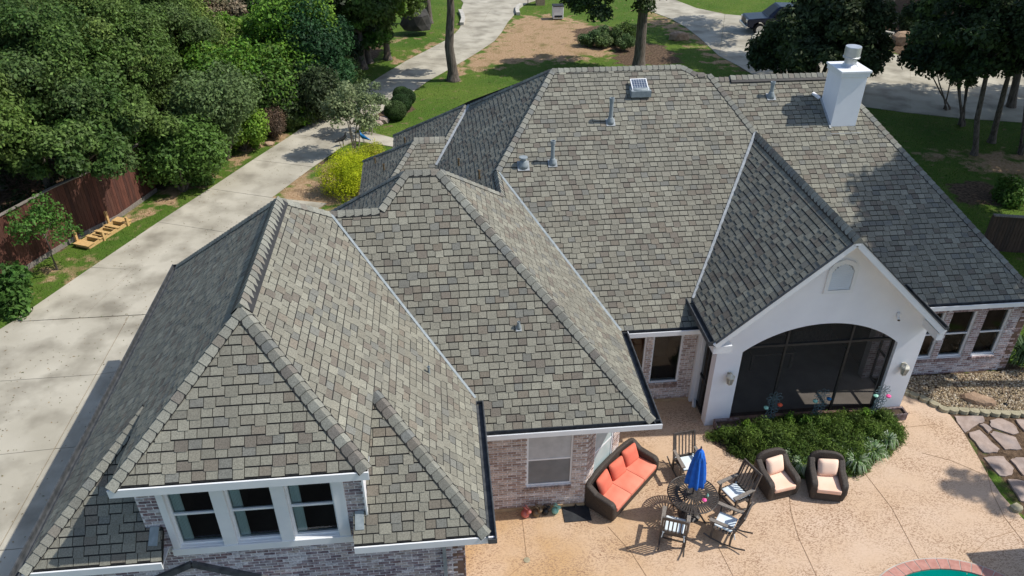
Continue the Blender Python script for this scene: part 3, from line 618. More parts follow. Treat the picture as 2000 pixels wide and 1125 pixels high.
# --- brick walls with openings
BR = []
def wall(name, org, U, W, z0, z1, holes, tints, matb='brick', topf=None, thick=.24, mt='mortar', clampz=None):
    """org = plan corner, U = plan unit direction, wall outward normal = U rotated -90deg (right-hand side)"""
    U = Vector((*U, 0)).normalized(); Nn = Vector((U.y, -U.x, 0)); O = Vector((*org, 0)); q = MB()
    us = sorted({0, W, *[h[0] for h in holes], *[h[1] for h in holes]}); zs = sorted({z0, z1, *[h[2] for h in holes], *[h[3] for h in holes]})
    us = [x for x in us if 0 <= x <= W]; zs = [z for z in zs if z0 <= z <= z1]
    Mx = Matrix(((U.x, -Nn.x, 0, O.x), (U.y, -Nn.y, 0, O.y), (0, 0, 1, 0), (0, 0, 0, 1)))
    for i in range(len(us)-1):
        for j in range(len(zs)-1):
            cu, cz = (us[i]+us[i+1])/2, (zs[j]+zs[j+1])/2
            if any(h[0] < cu < h[1] and h[2] < cz < h[3] for h in holes): continue
            if topf and cz > topf(cu): continue
            q.box(us[i], us[i+1], .008, thick, zs[j], zs[j+1], M=Mx)
    part = hpart(q.build(name, M[mt], house)); 
    if tints is None: return part, Mx
    r = 0; z = z0
    while z+.06 < z1:
        u0 = -(r % 2)*.11
        while u0 < W:
            a, b = max(u0+.01, 0), min(u0+.22-.01, W); u0 += .22
            if b-a < .03: continue
            segs = [(a, b)]
            for h in holes:
                if h[2]-.0 < z+.035 < h[3]:
                    ns = []
                    for (c, d) in segs:
                        if d <= h[0] or c >= h[1]: ns.append((c, d)); continue
                        if c < h[0]: ns.append((c, h[0]))
                        if d > h[1]: ns.append((h[1], d))
                    segs = ns
            if clampz and z+.07 > clampz[0]: segs = [(max(c, clampz[1]), min(d, clampz[2])) for c, d in segs]
            for c, d in segs:
                if d-c < .03 or (topf and z+.07 > topf((c+d)/2)): continue
                t = random.choice(tints); f = random.uniform(.85, 1.15); pr = random.uniform(-.003, .003)
                jj = [random.uniform(-.003, .003) for _ in range(4)]
                vv_ = [Vector(p) for p in ((c+jj[0],pr,z+.008),(d+jj[1],pr,z+.008),(d+jj[1],.02,z+.008),(c+jj[0],.02,z+.008),(c+jj[2],pr,z+.064+jj[3]),(d+jj[1],pr,z+.064+jj[3]),(d+jj[1],.02,z+.064),(c+jj[2],.02,z+.064))]
                vv_ = [Mx @ p for p in vv_]
                BR.append((vv_, [(4,5,6,7),(0,1,5,4),(1,2,6,5),(3,0,4,7),(3,2,1,0)], tuple(x*f for x in t), (vv_[0]-C0).length, part, matb))
        z += .0762; r += 1
    for h in holes:                        # rowlock sill bricks and soldier head
        if len(h) > 4 and h[4] == 0: continue
        k = int((h[1]-h[0]+.1)/.082)
        for i in range(k):
            c = h[0]-.05+i*.082
            for zz0, zz1, pj in ((h[2]-.13, h[2]-.012, -.03), (h[3]+.006, h[3]+.09, -.004)):
                if zz1 > z1: continue
                t = random.choice(tints[:3]); f = random.uniform(.7, 1.)
                vv_ = [Mx @ Vector(p) for p in ((c,pj,zz0),(c+.07,pj,zz0),(c+.07,.05,zz0),(c,.05,zz0),(c,pj,zz1-.02 if pj < -.01 else zz1),(c+.07,pj,zz1-.02 if pj < -.01 else zz1),(c+.07,.05,zz1),(c,.05,zz1))]
                BR.append((vv_, [(4,5,6,7),(0,1,5,4),(1,2,6,5),(3,0,4,7),(3,2,1,0)], tuple(x*f for x in t), (vv_[0]-C0).length, part, matb))
    return part, Mx
GT = [(.26,.2,.21), (.33,.28,.29), (.2,.14,.15), (.44,.41,.43), (.36,.31,.3), (.5,.48,.5), (.24,.2,.22), (.17,.13,.15), (.4,.35,.33)]
WT = [(.34,.24,.2), (.42,.32,.27), (.28,.2,.17), (.52,.43,.38), (.47,.4,.35), (.37,.28,.24), (.58,.51,.47), (.5,.4,.35)]
def window(Mx, u0, u1, z0, z1, depth=.1, blind=None, room='room', trim=.045, rail=True, matf='trim', label=None, screen=None):
    """sash window set into the wall; Mx maps (u, inward, z)"""
    root = empty('window', Mx @ Vector((u0, 0, z0)), parent=house); root.matrix_parent_inverse = Matrix.Translation(-house_inv)
    if label: root['label'] = label
    inv = root.location.copy()
    def bd(q, name, mt_): o = q.build(name, M[mt_], root); o.matrix_parent_inverse = Matrix.Translation(-inv); return o
    q = MB()
    for a, b, c, d in ((u0, u0+trim, z0, z1), (u1-trim, u1, z0, z1), (u0+trim, u1-trim, z0, z0+trim), (u0+trim, u1-trim, z1-trim, z1)): q.box(a, b, depth-.03, depth+.05, c, d, M=Mx)
    bd(q, 'frame', matf)
    zm = (z0+z1)/2
    if rail:
        q = MB(); q.box(u0+trim, u1-trim, depth-.02, depth+.03, zm-.025, zm+.02, M=Mx); bd(q, 'meeting_rail', matf)
        for a, b in ((z0+trim, zm-.025), (zm+.02, z1-trim)):
            q = MB(); q.face([Mx @ Vector(p) for p in ((u0+trim,depth+.01,a),(u1-trim,depth+.01,a),(u1-trim,depth+.01,b),(u0+trim,depth+.01,b))]); bd(q, 'pane', 'glass')
    else:
        q = MB(); q.face([Mx @ Vector(p) for p in ((u0+trim,depth+.01,z0+trim),(u1-trim,depth+.01,z0+trim),(u1-trim,depth+.01,z1-trim),(u0+trim,depth+.01,z1-trim))]); bd(q, 'pane', 'glass')
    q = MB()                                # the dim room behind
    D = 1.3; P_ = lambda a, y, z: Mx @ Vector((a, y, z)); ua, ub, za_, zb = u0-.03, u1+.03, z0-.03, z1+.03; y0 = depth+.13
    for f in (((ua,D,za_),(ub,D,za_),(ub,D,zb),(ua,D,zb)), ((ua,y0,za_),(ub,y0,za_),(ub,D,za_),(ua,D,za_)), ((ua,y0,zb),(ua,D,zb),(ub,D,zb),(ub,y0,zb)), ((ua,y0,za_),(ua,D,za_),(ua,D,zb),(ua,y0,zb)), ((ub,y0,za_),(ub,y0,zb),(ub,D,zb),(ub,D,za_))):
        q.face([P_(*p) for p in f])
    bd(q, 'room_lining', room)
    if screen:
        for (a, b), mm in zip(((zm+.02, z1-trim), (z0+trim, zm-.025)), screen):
            q = MB(); q.box(u0+trim, u1-trim, depth-.012, depth-.006, a, b, M=Mx); bd(q, 'insect_screen', mm)  # opaque panel; pane reflections and the teal glass are put into its colour
    if blind == 'curtain':
        q = MB(); n = 14
        for i in range(n):
            a = u0+.04+i*.012; q.box(a, a+.012, depth+.055+(i % 2)*.015, depth+.07+(i % 2)*.015, z0+.03, z1-.03, M=Mx)
        bd(q, 'curtain', 'curtain')
    elif blind:
        q = MB(); zz = z0+trim+(z1-z0)*(1-blind); q.box(u0+trim, u1-trim, depth+.04, depth+.05, zz, z1-trim, M=Mx); bd(q, 'blind', 'blind')
    return root
# garage front facade: lower wall and dormer wall in one plane
gx0, gw = -7.25, 7.3
def gtop(u):
    x = gx0+u
    return 5.24 if -5.63 < x < -1.70 else 3.34
hole = (gx0*-1-5.26, -gx0-2.05, 3.13, 4.99, 0)
_, Mg = wall('front_wall', (gx0, 9.85), (1, 0), gw, 0, 5.24, [hole, (1.62, 1.62, 0, .01, 0), (5.55, 5.55, 0, 0.01, 0), (.1,.1,3.34,3.34,0)], GT, topf=gtop, clampz=(3.34, 1.62, 5.53))
xs = [(-5.15,-4.36), (-4.12,-3.32), (-3.08,-2.26)]
q = MB(); X = lambda x: x-gx0
for a, b in ((-5.27,-5.15), (-4.36,-4.12), (-3.32,-3.08), (-2.26,-2.05)): q.box(X(a), X(b), -.03, .1, 3.30, 4.88, M=Mg)
q.box(X(-5.30), X(-2.02), -.045, .1, 3.13, 3.30, M=Mg); q.box(X(-5.27), X(-2.05), -.03, .1, 4.88, 5.0, M=Mg)
q.box(X(-5.27), X(-2.05), .0, .16, 3.30, 3.312, M=Mg)
bevel(hpart(q.build('window_surround', M['trim'], house, label='wide white painted surround of the three dormer windows')), .006)
for a, b in xs: window(Mg, X(a), X(b), 3.312, 4.88, depth=.09, blind='curtain', trim=.035)
MB  # other walls
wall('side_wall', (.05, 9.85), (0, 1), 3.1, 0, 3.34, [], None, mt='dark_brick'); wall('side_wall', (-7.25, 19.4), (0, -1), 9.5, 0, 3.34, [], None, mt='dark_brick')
wall('side_wall', (-1.70, 9.86), (0, 1), 1.6, 3.6, 5.24, [], None); wall('side_wall', (-5.63, 11.4), (0, -1), 1.5, 3.6, 5.24, [], None)
_, Mb = wall('bay_wall', (.06, 12.95), (1, 0), 3.01, .12, 2.83, [(1.56, 2.66, .82, 2.5)], WT, 'brick_warm')
window(Mb, 1.56, 2.66, .82, 2.5, depth=.07, screen=('screen_sky_pale','screen_mid'))
_, Ma = wall('bay_wall', (3.07, 12.95), (1, 1), 1.46, .12, 2.83, [(.32, 1.16, .5, 2.5)], WT, 'brick_warm')
window(Ma, .32, 1.16, .5, 2.5, depth=.05, screen=('glass_teal','glass_teal'))
wall('side_wall', (4.1, 13.98), (0, 1), 2.6, .12, 2.83, [], WT, 'brick_warm')
_, Mm = wall('patio_wall', (4.1, 16.57), (1, 0), 2.95, .12, 2.83, [(.35, 1.27, .7, 2.38), (1.45, 2.3, .7, 2.38)], WT, 'brick_warm')
window(Mm, .35, 1.27, .7, 2.38, depth=.08, room='room_wood', rail=False); window(Mm, 1.45, 2.3, .7, 2.38, depth=.08, rail=False)
_, Mr = wall('right_wall', (12.3, 17.0), (1, 0), 4.6, .0, 2.83, [(1.3, 2.03, .62, 2.3), (2.22, 3.0, .62, 2.3), (3.28, 4.05, .62, 2.3)], [(.33,.23,.22), (.4,.3,.29), (.27,.19,.19), (.46,.38,.38), (.5,.45,.46)], 'brick_warm')
for a, b in ((1.3, 2.03), (2.22, 3.0), (3.28, 4.05)): window(Mr, a, b, .62, 2.3, depth=.1)
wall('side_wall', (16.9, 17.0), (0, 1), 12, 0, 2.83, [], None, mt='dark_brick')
q = MB(); q.box(-.0,3.07,12.93,13.4,0,.12); q.prism([(3.07,12.93),(4.12,13.96),(4.12,16.55),(3.5,16.55),(3.0,13.4)],0,.12); q.box(4.1,7.0,16.55,16.9,0,.12)
hpart(q.build('foundation', mat('tan_foundation', (.4,.27,.15), (.5,.36,.22), scale=5, rough=.9), house))
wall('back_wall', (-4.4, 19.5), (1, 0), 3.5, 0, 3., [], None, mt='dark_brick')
# bricks
BR.sort(key=lambda t: t[3])
for vv_, f, t, d, part, mb_ in BR[:300]:
    q = MB(); q.poly(vv_, f, t); q.build('brick', M[mb_], part, loc=tuple(vv_[0]))
for mb_ in ('brick', 'brick_warm'):
    q = MB()
    for vv_, f, t, d, part, m_ in BR[300:]:
        if m_ == mb_: q.poly(vv_, f, t)
    hpart(q.build('brick', M[mb_], house, kind='stuff'))
# downspouts
def spout(pts, w=.09, mt='trim'):
    q = MB()
    for i in range(len(pts)-1): q.bar(pts[i], pts[i+1], w, w*.8, (0,1,0))
    return hpart(q.build('downspout', M[mt], house))
spout([(-.35,9.76,3.3), (-.35,9.78,.1)], .07, 'pipe'); spout([(6.93,16.45,2.85), (6.93,16.46,.16), (6.85,16.2,.06)], .09)
q = MB(); q.box(6.78,7.06,16.44,16.56,.05,2.83); hpart(q.build('corner_board', M['trim'], house))
# --- small gable roof at the very bottom edge (garage entry)
gz = 2.86; pk = onpl(375,1100,(0,0,gz),0,0)
sg = empty('entry_gable', (pk[0], pk[1], gz), parent=house); sg.matrix_parent_inverse = Matrix.Translation(-house_inv)
q = MB(); a = Vector((0,0,0))
for sx in (-1, 1):
    q.poly([(0,-.0,0),(0,9.84-pk[1],0),(sx*1.3,9.84-pk[1],-.62),(sx*1.3,0,-.62)], [(0,1,2,3)]); q.bar((0,-.02,0),(sx*1.3,-.02,-.62),.07,.12,(0,0,1))
q.build('drip_edge', M['gutter_in'], sg)
for sx in (-1, 1):
    for i in range(5):
        for j in range(2):
            x0 = .07+i*.24; q = MB(); z_ = lambda x: -.62/1.3*x
            q.poly([(sx*x0, .07+j*.2, z_(x0)+.03), (sx*(x0+.22), .07+j*.2, z_(x0+.22)+.03), (sx*(x0+.22), .26+j*.2, z_(x0+.22)+.015), (sx*x0, .26+j*.2, z_(x0)+.015),
                    (sx*x0, .07+j*.2, z_(x0)), (sx*(x0+.22), .07+j*.2, z_(x0+.22))], [(0,1,2,3), (4,5,1,0)], random.choice(TINTS)); q.build('shingle', M['shingle'], sg)

# --- the screened porch
PW = 15.45
def arch(u):                                     # soffit height of the arched opening
    x0, x1 = 7.62, 11.9
    if u <= x0 or u >= x1: return 0
    c = (x0+x1)/2; h = (x1-x0)/2; s = .78; Rr = (h*h+s*s)/(2*s); return 2.56-(Rr-s)+math.sqrt(max(Rr*Rr-(u-c)**2, 0))
def gtopz(x): return (PZ-.16)+sP*(min(x-PXL, PXR-x))-.02
q = MB(); XS = sorted(set([6.93, 7.62, 11.9, 12.72-.1, PRX]+[7.62+(11.9-7.62)*i/36 for i in range(37)]+[9.2, 10.0])); XE = 12.62
XS = [x for x in XS if x <= XE]; XS = XS if XS[-1] == XE else XS+[XE]
for yy, sgn in ((PW, 1), (PW+.3, -1)):
    for i in range(len(XS)-1):
        a, b = XS[i], XS[i+1]; m_ = (a+b)/2
        inside = 7.62 < m_ < 11.9
        la = (arch(a) if 7.62 < a < 11.9 else 2.56) if inside else 0; lb = (arch(b) if 7.62 < b < 11.9 else 2.56) if inside else 0
        f = [(a,yy,la),(b,yy,lb),(b,yy,gtopz(b)),(a,yy,gtopz(a))]; q.face(f if sgn > 0 else f[::-1])
        if inside and sgn > 0: q.face([(a,yy,la),(a,yy+.3,la),(b,yy+.3,lb),(b,yy,lb)])
for x, zt in ((6.93, gtopz(6.93)), (7.62, 2.56), (11.9, 2.56), (XE, gtopz(XE))): q.face([(x,PW,0),(x,PW+.3,0),(x,PW+.3,zt),(x,PW,zt)])
hpart(q.build('gable_wall', M['stucco'], house, label='white stucco gable wall with a wide arched opening'))
q = MB()
for sx in (-1, 1):
    xe = PXL if sx < 0 else PXR
    a = Vector((xe, PYF-.012, PZ-.09)); b = Vector((PRX, PYF-.012, PRZ-.09)); q.bar(a, b, .04, .17, (0,0,1))
hpart(q.build('rake_board', M['trim'], house))
q = MB()
for sx in (-1, 1):
    xe = PXL if sx < 0 else PXR
    q.bar((xe, PYF-.02, PZ+.015), (PRX, PYF-.02, PRZ+.015), .05, .03, (0,0,1))
hpart(q.build('drip_edge', M['gutter_in'], house))
hpart(MB().box(PRX-.07,PRX+.07,PYF-.05,PYF+.02,PRZ-.16,PRZ-.025).build('apex_block', M['trim'], house))
q = MB()
for sx in (-1, 1):
    xe = PXL if sx < 0 else PXR; a = Vector((xe, PYF+.33, PZ-.175)); b = Vector((PRX, PYF+.33, PRZ-.175)); q.bar(a, b, .66, .02, (0,0,1))
hpart(q.build('soffit', M['trim'], house))
for xa, xb in ((PXL-.02, 7.0), (12.42, PXR+.04)): hpart(MB().box(xa, xb, PYF, PW, PZ-.34, PZ-.12).build('eave_return', M['trim'], house))
# gable louvre
q = MB(); gv = [(9.40,4.3),(10.18,4.3),(10.18,4.98),(10.06,5.2),(9.79,5.3),(9.52,5.2),(9.40,4.98)]; gi = [(9.50,4.4),(10.08,4.4),(10.08,4.94),(9.99,5.1),(9.79,5.18),(9.59,5.1),(9.50,4.94)]
n = len(gv)
for i in range(n):
    j = (i+1) % n; o_ = [(gv[i][0],gv[i][1]),(gv[j][0],gv[j][1]),(gi[j][0],gi[j][1]),(gi[i][0],gi[i][1])]
    q.poly([(x,PW-.05,z) for x, z in o_]+[(x,PW,z) for x, z in o_], [(0,1,2,3),(0,4,5,1),(2,6,7,3)])
q.face([(x,PW-.002,z) for x, z in gi]) if False else None
gvn = hpart(q.build('gable_vent', M['trim'], house))
q = MB(); q.face([(x,PW-.003,z) for x, z in gi]); q.build('louvre_backing', M['lead'], gvn)
for i in range(13):
    z = 4.42+i*.058; hw = .285 if z < 4.92 else .285-(z-4.92)*.95
    q = MB(); q.poly([(9.79-hw,PW-.012,z+.034),(9.79+hw,PW-.012,z+.034),(9.79+hw,PW-.04,z),(9.79-hw,PW-.04,z),(9.79-hw,PW-.035,z-.008),(9.79+hw,PW-.035,z-.008)], [(0,1,2,3),(3,2,5,4)]); o = q.build('slat', M['trim'], gvn)
# screens and mullions
sc = empty('porch_screen', (9.76, PW+.12, 0), parent=house, label='black framed insect screen filling the arch'); sc.matrix_parent_inverse = Matrix.Translation(-house_inv)
def scb(q, n_, m_): o = q.build(n_, M[m_], sc); o.matrix_parent_inverse = Matrix.Translation(-Vector(sc.location)); return o
q = MB(); ys = PW+.14
for i in range(36):
    a = 7.62+(4.28)*i/36; b = a+4.28/36; q.face([(a,ys,.02),(b,ys,.02),(b,ys,max(arch(b),2.56)),(a,ys,max(arch(a),2.56))])
scb(q, 'mesh_panel', 'screen')
for x in (7.65, 8.85, 10.62, 11.87):
    q = MB(); q.box(x-.03, x+.03, ys-.03, ys+.03, .02, max(arch(x), 2.56)); scb(q, 'mullion', 'dark_frame')
q = MB(); q.box(7.62, 11.9, ys-.035, ys+.035, 2.58, 2.65); scb(q, 'transom', 'dark_frame'); q = MB(); q.box(7.62, 11.9, ys-.035, ys+.035, .04, .12); scb(q, 'bottom_rail', 'dark_frame')
q = MB(); q.box(7.60, 11.92, PW+.02, PW+.28, 0, .16); hpart(q.build('brick_sill', M['dark_brick'], house))
for z0, z1, yy in ((.1, 2.9, 0),):
    q = MB(); q.face([(7.0,PW+.3,.05),(7.0,16.57,.05),(7.0,16.57,3.1),(7.0,PW+.3,3.1)]); scb(q, 'side_mesh_panel', 'screen')
    for y_ in (PW+.33, 16.0, 16.53): q = MB(); q.box(6.96, 7.02, y_-.03, y_+.03, .02, 3.1); scb(q, 'mullion', 'dark_frame')
    for z_ in (.06, 1.1, 2.4, 3.08): q = MB(); q.box(6.965, 7.015, PW+.3, 16.57, z_-.03, z_+.03); scb(q, 'side_rail', 'dark_frame')
q = MB(); q.face([(12.58,PW+.3,.05),(12.58,17.05,.05),(12.58,17.05,3.2),(12.58,PW+.3,3.2)]); scb(q, 'side_mesh_panel', 'side_mesh')
for y_ in (PW+.33, 16.35, 17.0): q = MB(); q.box(12.55, 12.61, y_-.03, y_+.03, .02, 3.2); scb(q, 'mullion', 'dark_frame')
for z_ in (.06, 1.1, 2.4, 3.15): q = MB(); q.box(12.555, 12.605, PW+.3, 17.05, z_-.03, z_+.03); scb(q, 'side_rail', 'dark_frame')
# porch interior
q = MB(); q.face([(7.02,PW+.29,.03),(12.6,PW+.29,.03),(12.6,20.2,.03),(7.02,20.2,.03)]); hpart(q.build('porch_floor', mat('porch_floor_tile', (.36,.32,.28), (.45,.4,.36), scale=2, rough=.5), house))
wall('porch_back_wall', (7.0, 20.2), (1, 0), 5.6, 0, 3.1, [(1.2,2.4,.02,2.2,0), (3.0,4.4,.7,2.1,0)], WT, 'brick_warm')
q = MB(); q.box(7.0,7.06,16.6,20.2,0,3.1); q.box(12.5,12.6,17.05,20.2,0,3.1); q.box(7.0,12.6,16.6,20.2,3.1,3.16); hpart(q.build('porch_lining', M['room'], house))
for (nm, x0, x1, y0, y1, z0, z1, mt_) in (('outdoor_table',9.0,10.4,17.6,18.5,.62,.68,'wood_grey'), ('grill_counter',7.15,7.9,17.2,19.0,.0,.95,'boulder'), ('bench',10.9,12.2,18.9,19.6,.0,.48,'wood_grey')):
    g_ = empty(nm, ((x0+x1)/2,(y0+y1)/2,0), label={'outdoor_table':'low table dimly seen behind the porch screen','grill_counter':'stone counter dimly seen at the left behind the porch screen','bench':'bench dimly seen at the back wall of the porch'}[nm], cat='furniture')
    hx, hy = (x1-x0)/2, (y1-y0)/2; q = MB(); q.box(-hx,hx,-hy,hy,z0,z1); bevel(q.build('top', M[mt_], g_), .02)
    if z0 > 0:
        for sx in (-1,1):
            for sy in (-1,1): q = MB(); q.box(sx*(hx-.08)-.04,sx*(hx-.08)+.04,sy*(hy-.08)-.04,sy*(hy-.08)+.04,.03,z0); q.build('leg', M[mt_], g_)
# --- chimney
ch = empty('chimney', (12.5, 22.2, 5.9), parent=house, label='tall white boxed chimney with round metal cap'); ch.matrix_parent_inverse = Matrix.Translation(-house_inv)
chl = Matrix.Translation(-Vector(ch.location))
def chb(q, n_, m_, **k): o = q.build(n_, M[m_], ch, **k); o.matrix_parent_inverse = chl; return o
q = MB(); q.box(12.09,12.9,21.78,22.7,5.6,7.78); bevel(chb(q, 'stack', 'stucco'), .006)
q = MB(); q.box(12.05,12.94,21.74,22.74,7.74,7.86); q.box(12.02,12.97,21.71,22.77,7.862,7.93); bevel(chb(q, 'cap', 'trim'), .008)
q = MB(); q.lathe([(.26,0),(.2,.06),(.18,.1),(.18,.24),(.25,.26),(.25,.3),(.235,.31),(.235,.58),(.23,.6),(.05,.6)], (12.5,22.25,7.93), 24); chb(q, 'flue_cap', 'metal', smooth=False)
q = MB(); q.box(12.02,12.97,21.70,21.79,6.13,6.155); q.box(12.0,12.99,21.52,21.71,6.045,6.065, M=None); q.bar((12.06,21.7,6.18),(12.06,22.7,6.78),.06,.02); chb(q, 'flashing', 'lead')
q = MB(); q.bar((12.03,22.72,6.78),(11.85,22.9,6.9),.14,.05); chb(q, 'cricket', 'trim')
# --- roof vents
def pipe(px, py, plane, hgt, r, boot=True, cap=False, mt='pipe', label=None, tilt=0.):
    p0, a, b = plane; x, y = onpl(px, py, p0, a, b); z = p0[2]+a*(x-p0[0])+b*(y-p0[1])
    g = empty('vent_pipe', (x, y, z), parent=house); g.matrix_parent_inverse = Matrix.Translation(-house_inv)
    if label: g['label'] = label
    n = Vector((-a, -b, 1)).normalized(); sz = r*2.3
    u = Vector((1, 0, a)).normalized(); v = n.cross(u)
    if boot:
        q = MB(); q.poly([u*sx*sz+v*sy*sz+n*h for h in (.025, .035) for sx, sy in ((-1,-1),(1,-1),(1,1),(-1,1))], [(4,5,6,7),(0,1,5,4),(1,2,6,5),(2,3,7,6),(3,0,4,7)]); q.build('base_flashing', M['lead'], g)
        q = MB(); q.lathe([(r*2.1,-.05),(r*1.9,.05),(r*1.3,.13),(r*1.25,.16)], (0,0,.02), 14); q.build('boot', M['pipe'], g, smooth=True)
    q = MB(); pr = [(r,-.1),(r,hgt*.86)]
    if cap: pr += [(r*1.02,hgt*.86),(r*1.7,hgt*.87),(r*1.7,hgt*.99),(r*1.5,hgt)]
    else: pr += [(r*1.02,hgt*.865),(r*1.3,hgt*.87),(r*1.3,hgt),(r*.95,hgt),(r*.9,hgt-.05)]
    q.lathe(pr, (0,0,0), 14); q.build('pipe', M[mt], g, smooth=False); return g
MFp = ((4.46,16.07,3.), 0, .6); RFp = ((12.57,16.46,3.), 0, .6)
pipe(1192, 240, MFp, .78, .06, label='tallest grey vent pipe, near the middle of the main slope'); pipe(1079, 320, MFp, .72, .058, label='slim grey vent pipe with a flanged top'); pipe(1505, 190, RFp, .5, .06, label='vent pipe left of the chimney')
pipe(1022, 325, MFp, .3, .075, cap=True, label='squat capped exhaust vent')
pipe(1013, 642, ((4.46,12.64,3.), 0, .9), .2, .028, label='small pipe on the middle slope'); pipe(838, 730, ((.47,9.42,3.5), -s1, 0), .2, .026, boot=False, label='tiny pipe on the garage slope')
MLp = ((1.571,20.57,5.7), .947, 0)
pipe(896, 325, MLp, .28, .03, boot=False, mt='bronze'); pipe(936, 350, MLp, .3, .03, boot=False, mt='bronze'); pipe(750, 333, vl2, .26, .03, boot=False, mt='bronze'); pipe(733, 320, vl2, .26, .03, boot=False, mt='bronze'); pipe(791, 280, vl, .26, .03, boot=False, mt='bronze')
x, y = onpl(1248, 178, *MFp); z = 3+.6*(y-16.07)
sv = empty('solar_vent', (x, y, z), parent=house, label='solar powered attic fan with a gridded panel'); sv.matrix_parent_inverse = Matrix.Translation(-house_inv); sv.scale = (.86,.86,.86)
q = MB(); q.lathe([(.36,-.12),(.36,.14),(.3,.18)], (0,0,0), 24); q.box(-.36,.36,-.38,-.02,-.1,.12); q.build('housing', M['pipe'], sv)
Mv = Matrix.Translation((0,-.02,.2)) @ Matrix.Rotation(R(26), 4, 'X')
q = MB(); q.box(-.3,.3,-.34,.34,-.02,.03, M=Mv); q.build('panel_frame', M['trim'], sv)
for i in range(6):
    for j in range(7):
        q = MB(); q.box(-.265+i*.09,-.265+i*.09+.08,-.305+j*.088,-.305+j*.088+.078,.03,.034, M=Mv); q.build('cell', M['solar'], sv)
# --- wall lanterns and camera on the stucco columns
def lantern(x, z, label):
    g = empty('wall_lantern', (x, PW, z), label=label, cat='lantern', group='lanterns on the porch columns')
    q = MB(); q.box(-.05,.05,-.015,0,-.1,.1); q.tube([(0,0,.06),(0,-.1,.12),(0,-.14,.08)], .012, 6); q.build('bracket', M['lantern'], g)
    q = MB(); q.lathe([(.02,.16),(.03,.13),(.06,.1),(.11,.06),(.125,.03),(.12,.02)], (0,-.14,0), 6); q.build('hood', M['lantern'], g); q = MB(); q.lathe([(.075,-.19),(.03,-.24),(.01,-.26)], (0,-.14,0), 6); q.build('base', M['lantern'], g)
    q = MB()
    for k in range(6):
        a = math.pi*k/3; q.bar((.11*math.cos(a),-.14+.11*math.sin(a),.01), (.072*math.cos(a),-.14+.072*math.sin(a),-.2), .014, .014)
    q.build('cage', M['lantern'], g)
    q = MB(); q.lathe([(.1,.0),(.066,-.19)], (0,-.14,0), 6); q.build('glass', M['lantern_glass'], g)
lantern(7.36, 1.82, 'cream six sided lantern on the left porch column'); lantern(12.26, 1.76, 'cream six sided lantern on the right porch column')
g = empty('security_camera', (11.62, PW, 3.5), label='small white security camera on the porch gable wall', cat='camera')
q = MB(); q.lathe([(.05,0),(.05,.06),(.03,.08)], (0,-.05,0), 12); q.build('mount', M['trim'], g); q = MB(); q.tube([(0,-.03,0),(-.03,-.16,-.07)], .04, 10); q.build('body', M['trim'], g); q = MB(); q.tube([(-.03,-.16,-.07),(-.033,-.172,-.076)], .033, 10); q.build('lens', M['black'], g)
#PART2
# ------------------------------------------------------------------ patio, pool, beds
def sheet(name, pts, z, mt, **k):
    q = MB(); q.prism(pts, -.03, z); return q.build(name, M[mt], **k)
edge_c = [(1763,768),(1800,785),(1855,811),(1880,843),(1905,885),(1930,930),(1955,967),(1985,1000),(2020,1040),(2120,1150)]
pt = [(.05,3.),(.05,12.95),(3.07,12.95),(4.1,13.98),(4.1,16.57),(7.0,16.57),(7.0,15.6),(12.6,15.6),(12.75,16.2)]+PX(*edge_c)+[(13.5,3.)]
patio = sheet('patio', pt, .018, 'patio', label='tan stamped concrete patio with dark mottling', kind='structure')
sheet('dark_reflection_sheet', [(-9,2),(.04,2),(.04,9.84),(-7.3,9.84),(-9,9.84)], .012, 'dark_sheet', kind='structure')  # unseen dark sheet, added so the dormer panes reflect something dark
jl = [[(1020,1012),(1025,1055),(1029,1090)], [(1030,1097),(1005,1115),(985,1135)], [(1187,1028),(1232,1077),(1272,1140)], [(1403,1068),(1440,1140)], [(1540,950),(1545,1000),(1560,1050),(1602,1140)],
      [(1690,925),(1742,992),(1797,1096)], [(1390,947),(1442,893)], [(1927,915),(1937,960),(1962,1010),(2010,1072)], [(1888,1122),(1900,1082),(1930,1052),(1985,1036)], [(1800,884),(1860,900),(1932,931)], [(1765,835),(1830,828)]]
for l in jl:
    q = MB(); w3 = [at(*p, .0245) for p in l]
    for i in range(len(w3)-1): q.bar(w3[i], w3[i+1], .009, .004)
    q.build('joint', M['patio_joint'], patio)
dr = empty('floor_drain', at(1029, 1094, .02), label='small round drain cover set in the patio near the garage corner', cat='drain')
q = MB(); q.lathe([(.075,0),(.075,.01),(.06,.013)], (0,0,0), 16); q.build('cover', M['block'], dr)
# pool
pool = empty('pool', (10.62, 9.2, 0), label='green tiled swimming pool end with a red brick coping', kind='structure')
q = MB(); q.prism([(1.62*math.cos(a), 1.12*math.sin(a)) for a in [i*math.pi/20 for i in range(40)]], .0, .026); q.build('water', M['water'], pool)
nc = 44
for i in range(nc):
    a0 = 2*math.pi*i/nc+.006; a1 = 2*math.pi*(i+1)/nc-.006; q = MB(); P_ = lambda r, a: ((1.6+r)*math.cos(a), (1.1+r)*math.sin(a))
    q.prism([P_(.0,a0), P_(.27,a0), P_(.27,a1), P_(0,a1)], 0, .06); q.build('coping_brick', M['coping'], pool)
q = MB()
for i in range(nc):
    a0 = 2*math.pi*i/nc; a1 = 2*math.pi*(i+1)/nc; P_ = lambda r, a: ((1.6+r)*math.cos(a), (1.1+r)*math.sin(a))
    q.prism([P_(.01,a0), P_(.3,a0), P_(.3,a1), P_(.01,a1)], 0, .052)
q.build('grout', M['kerb'], pool)
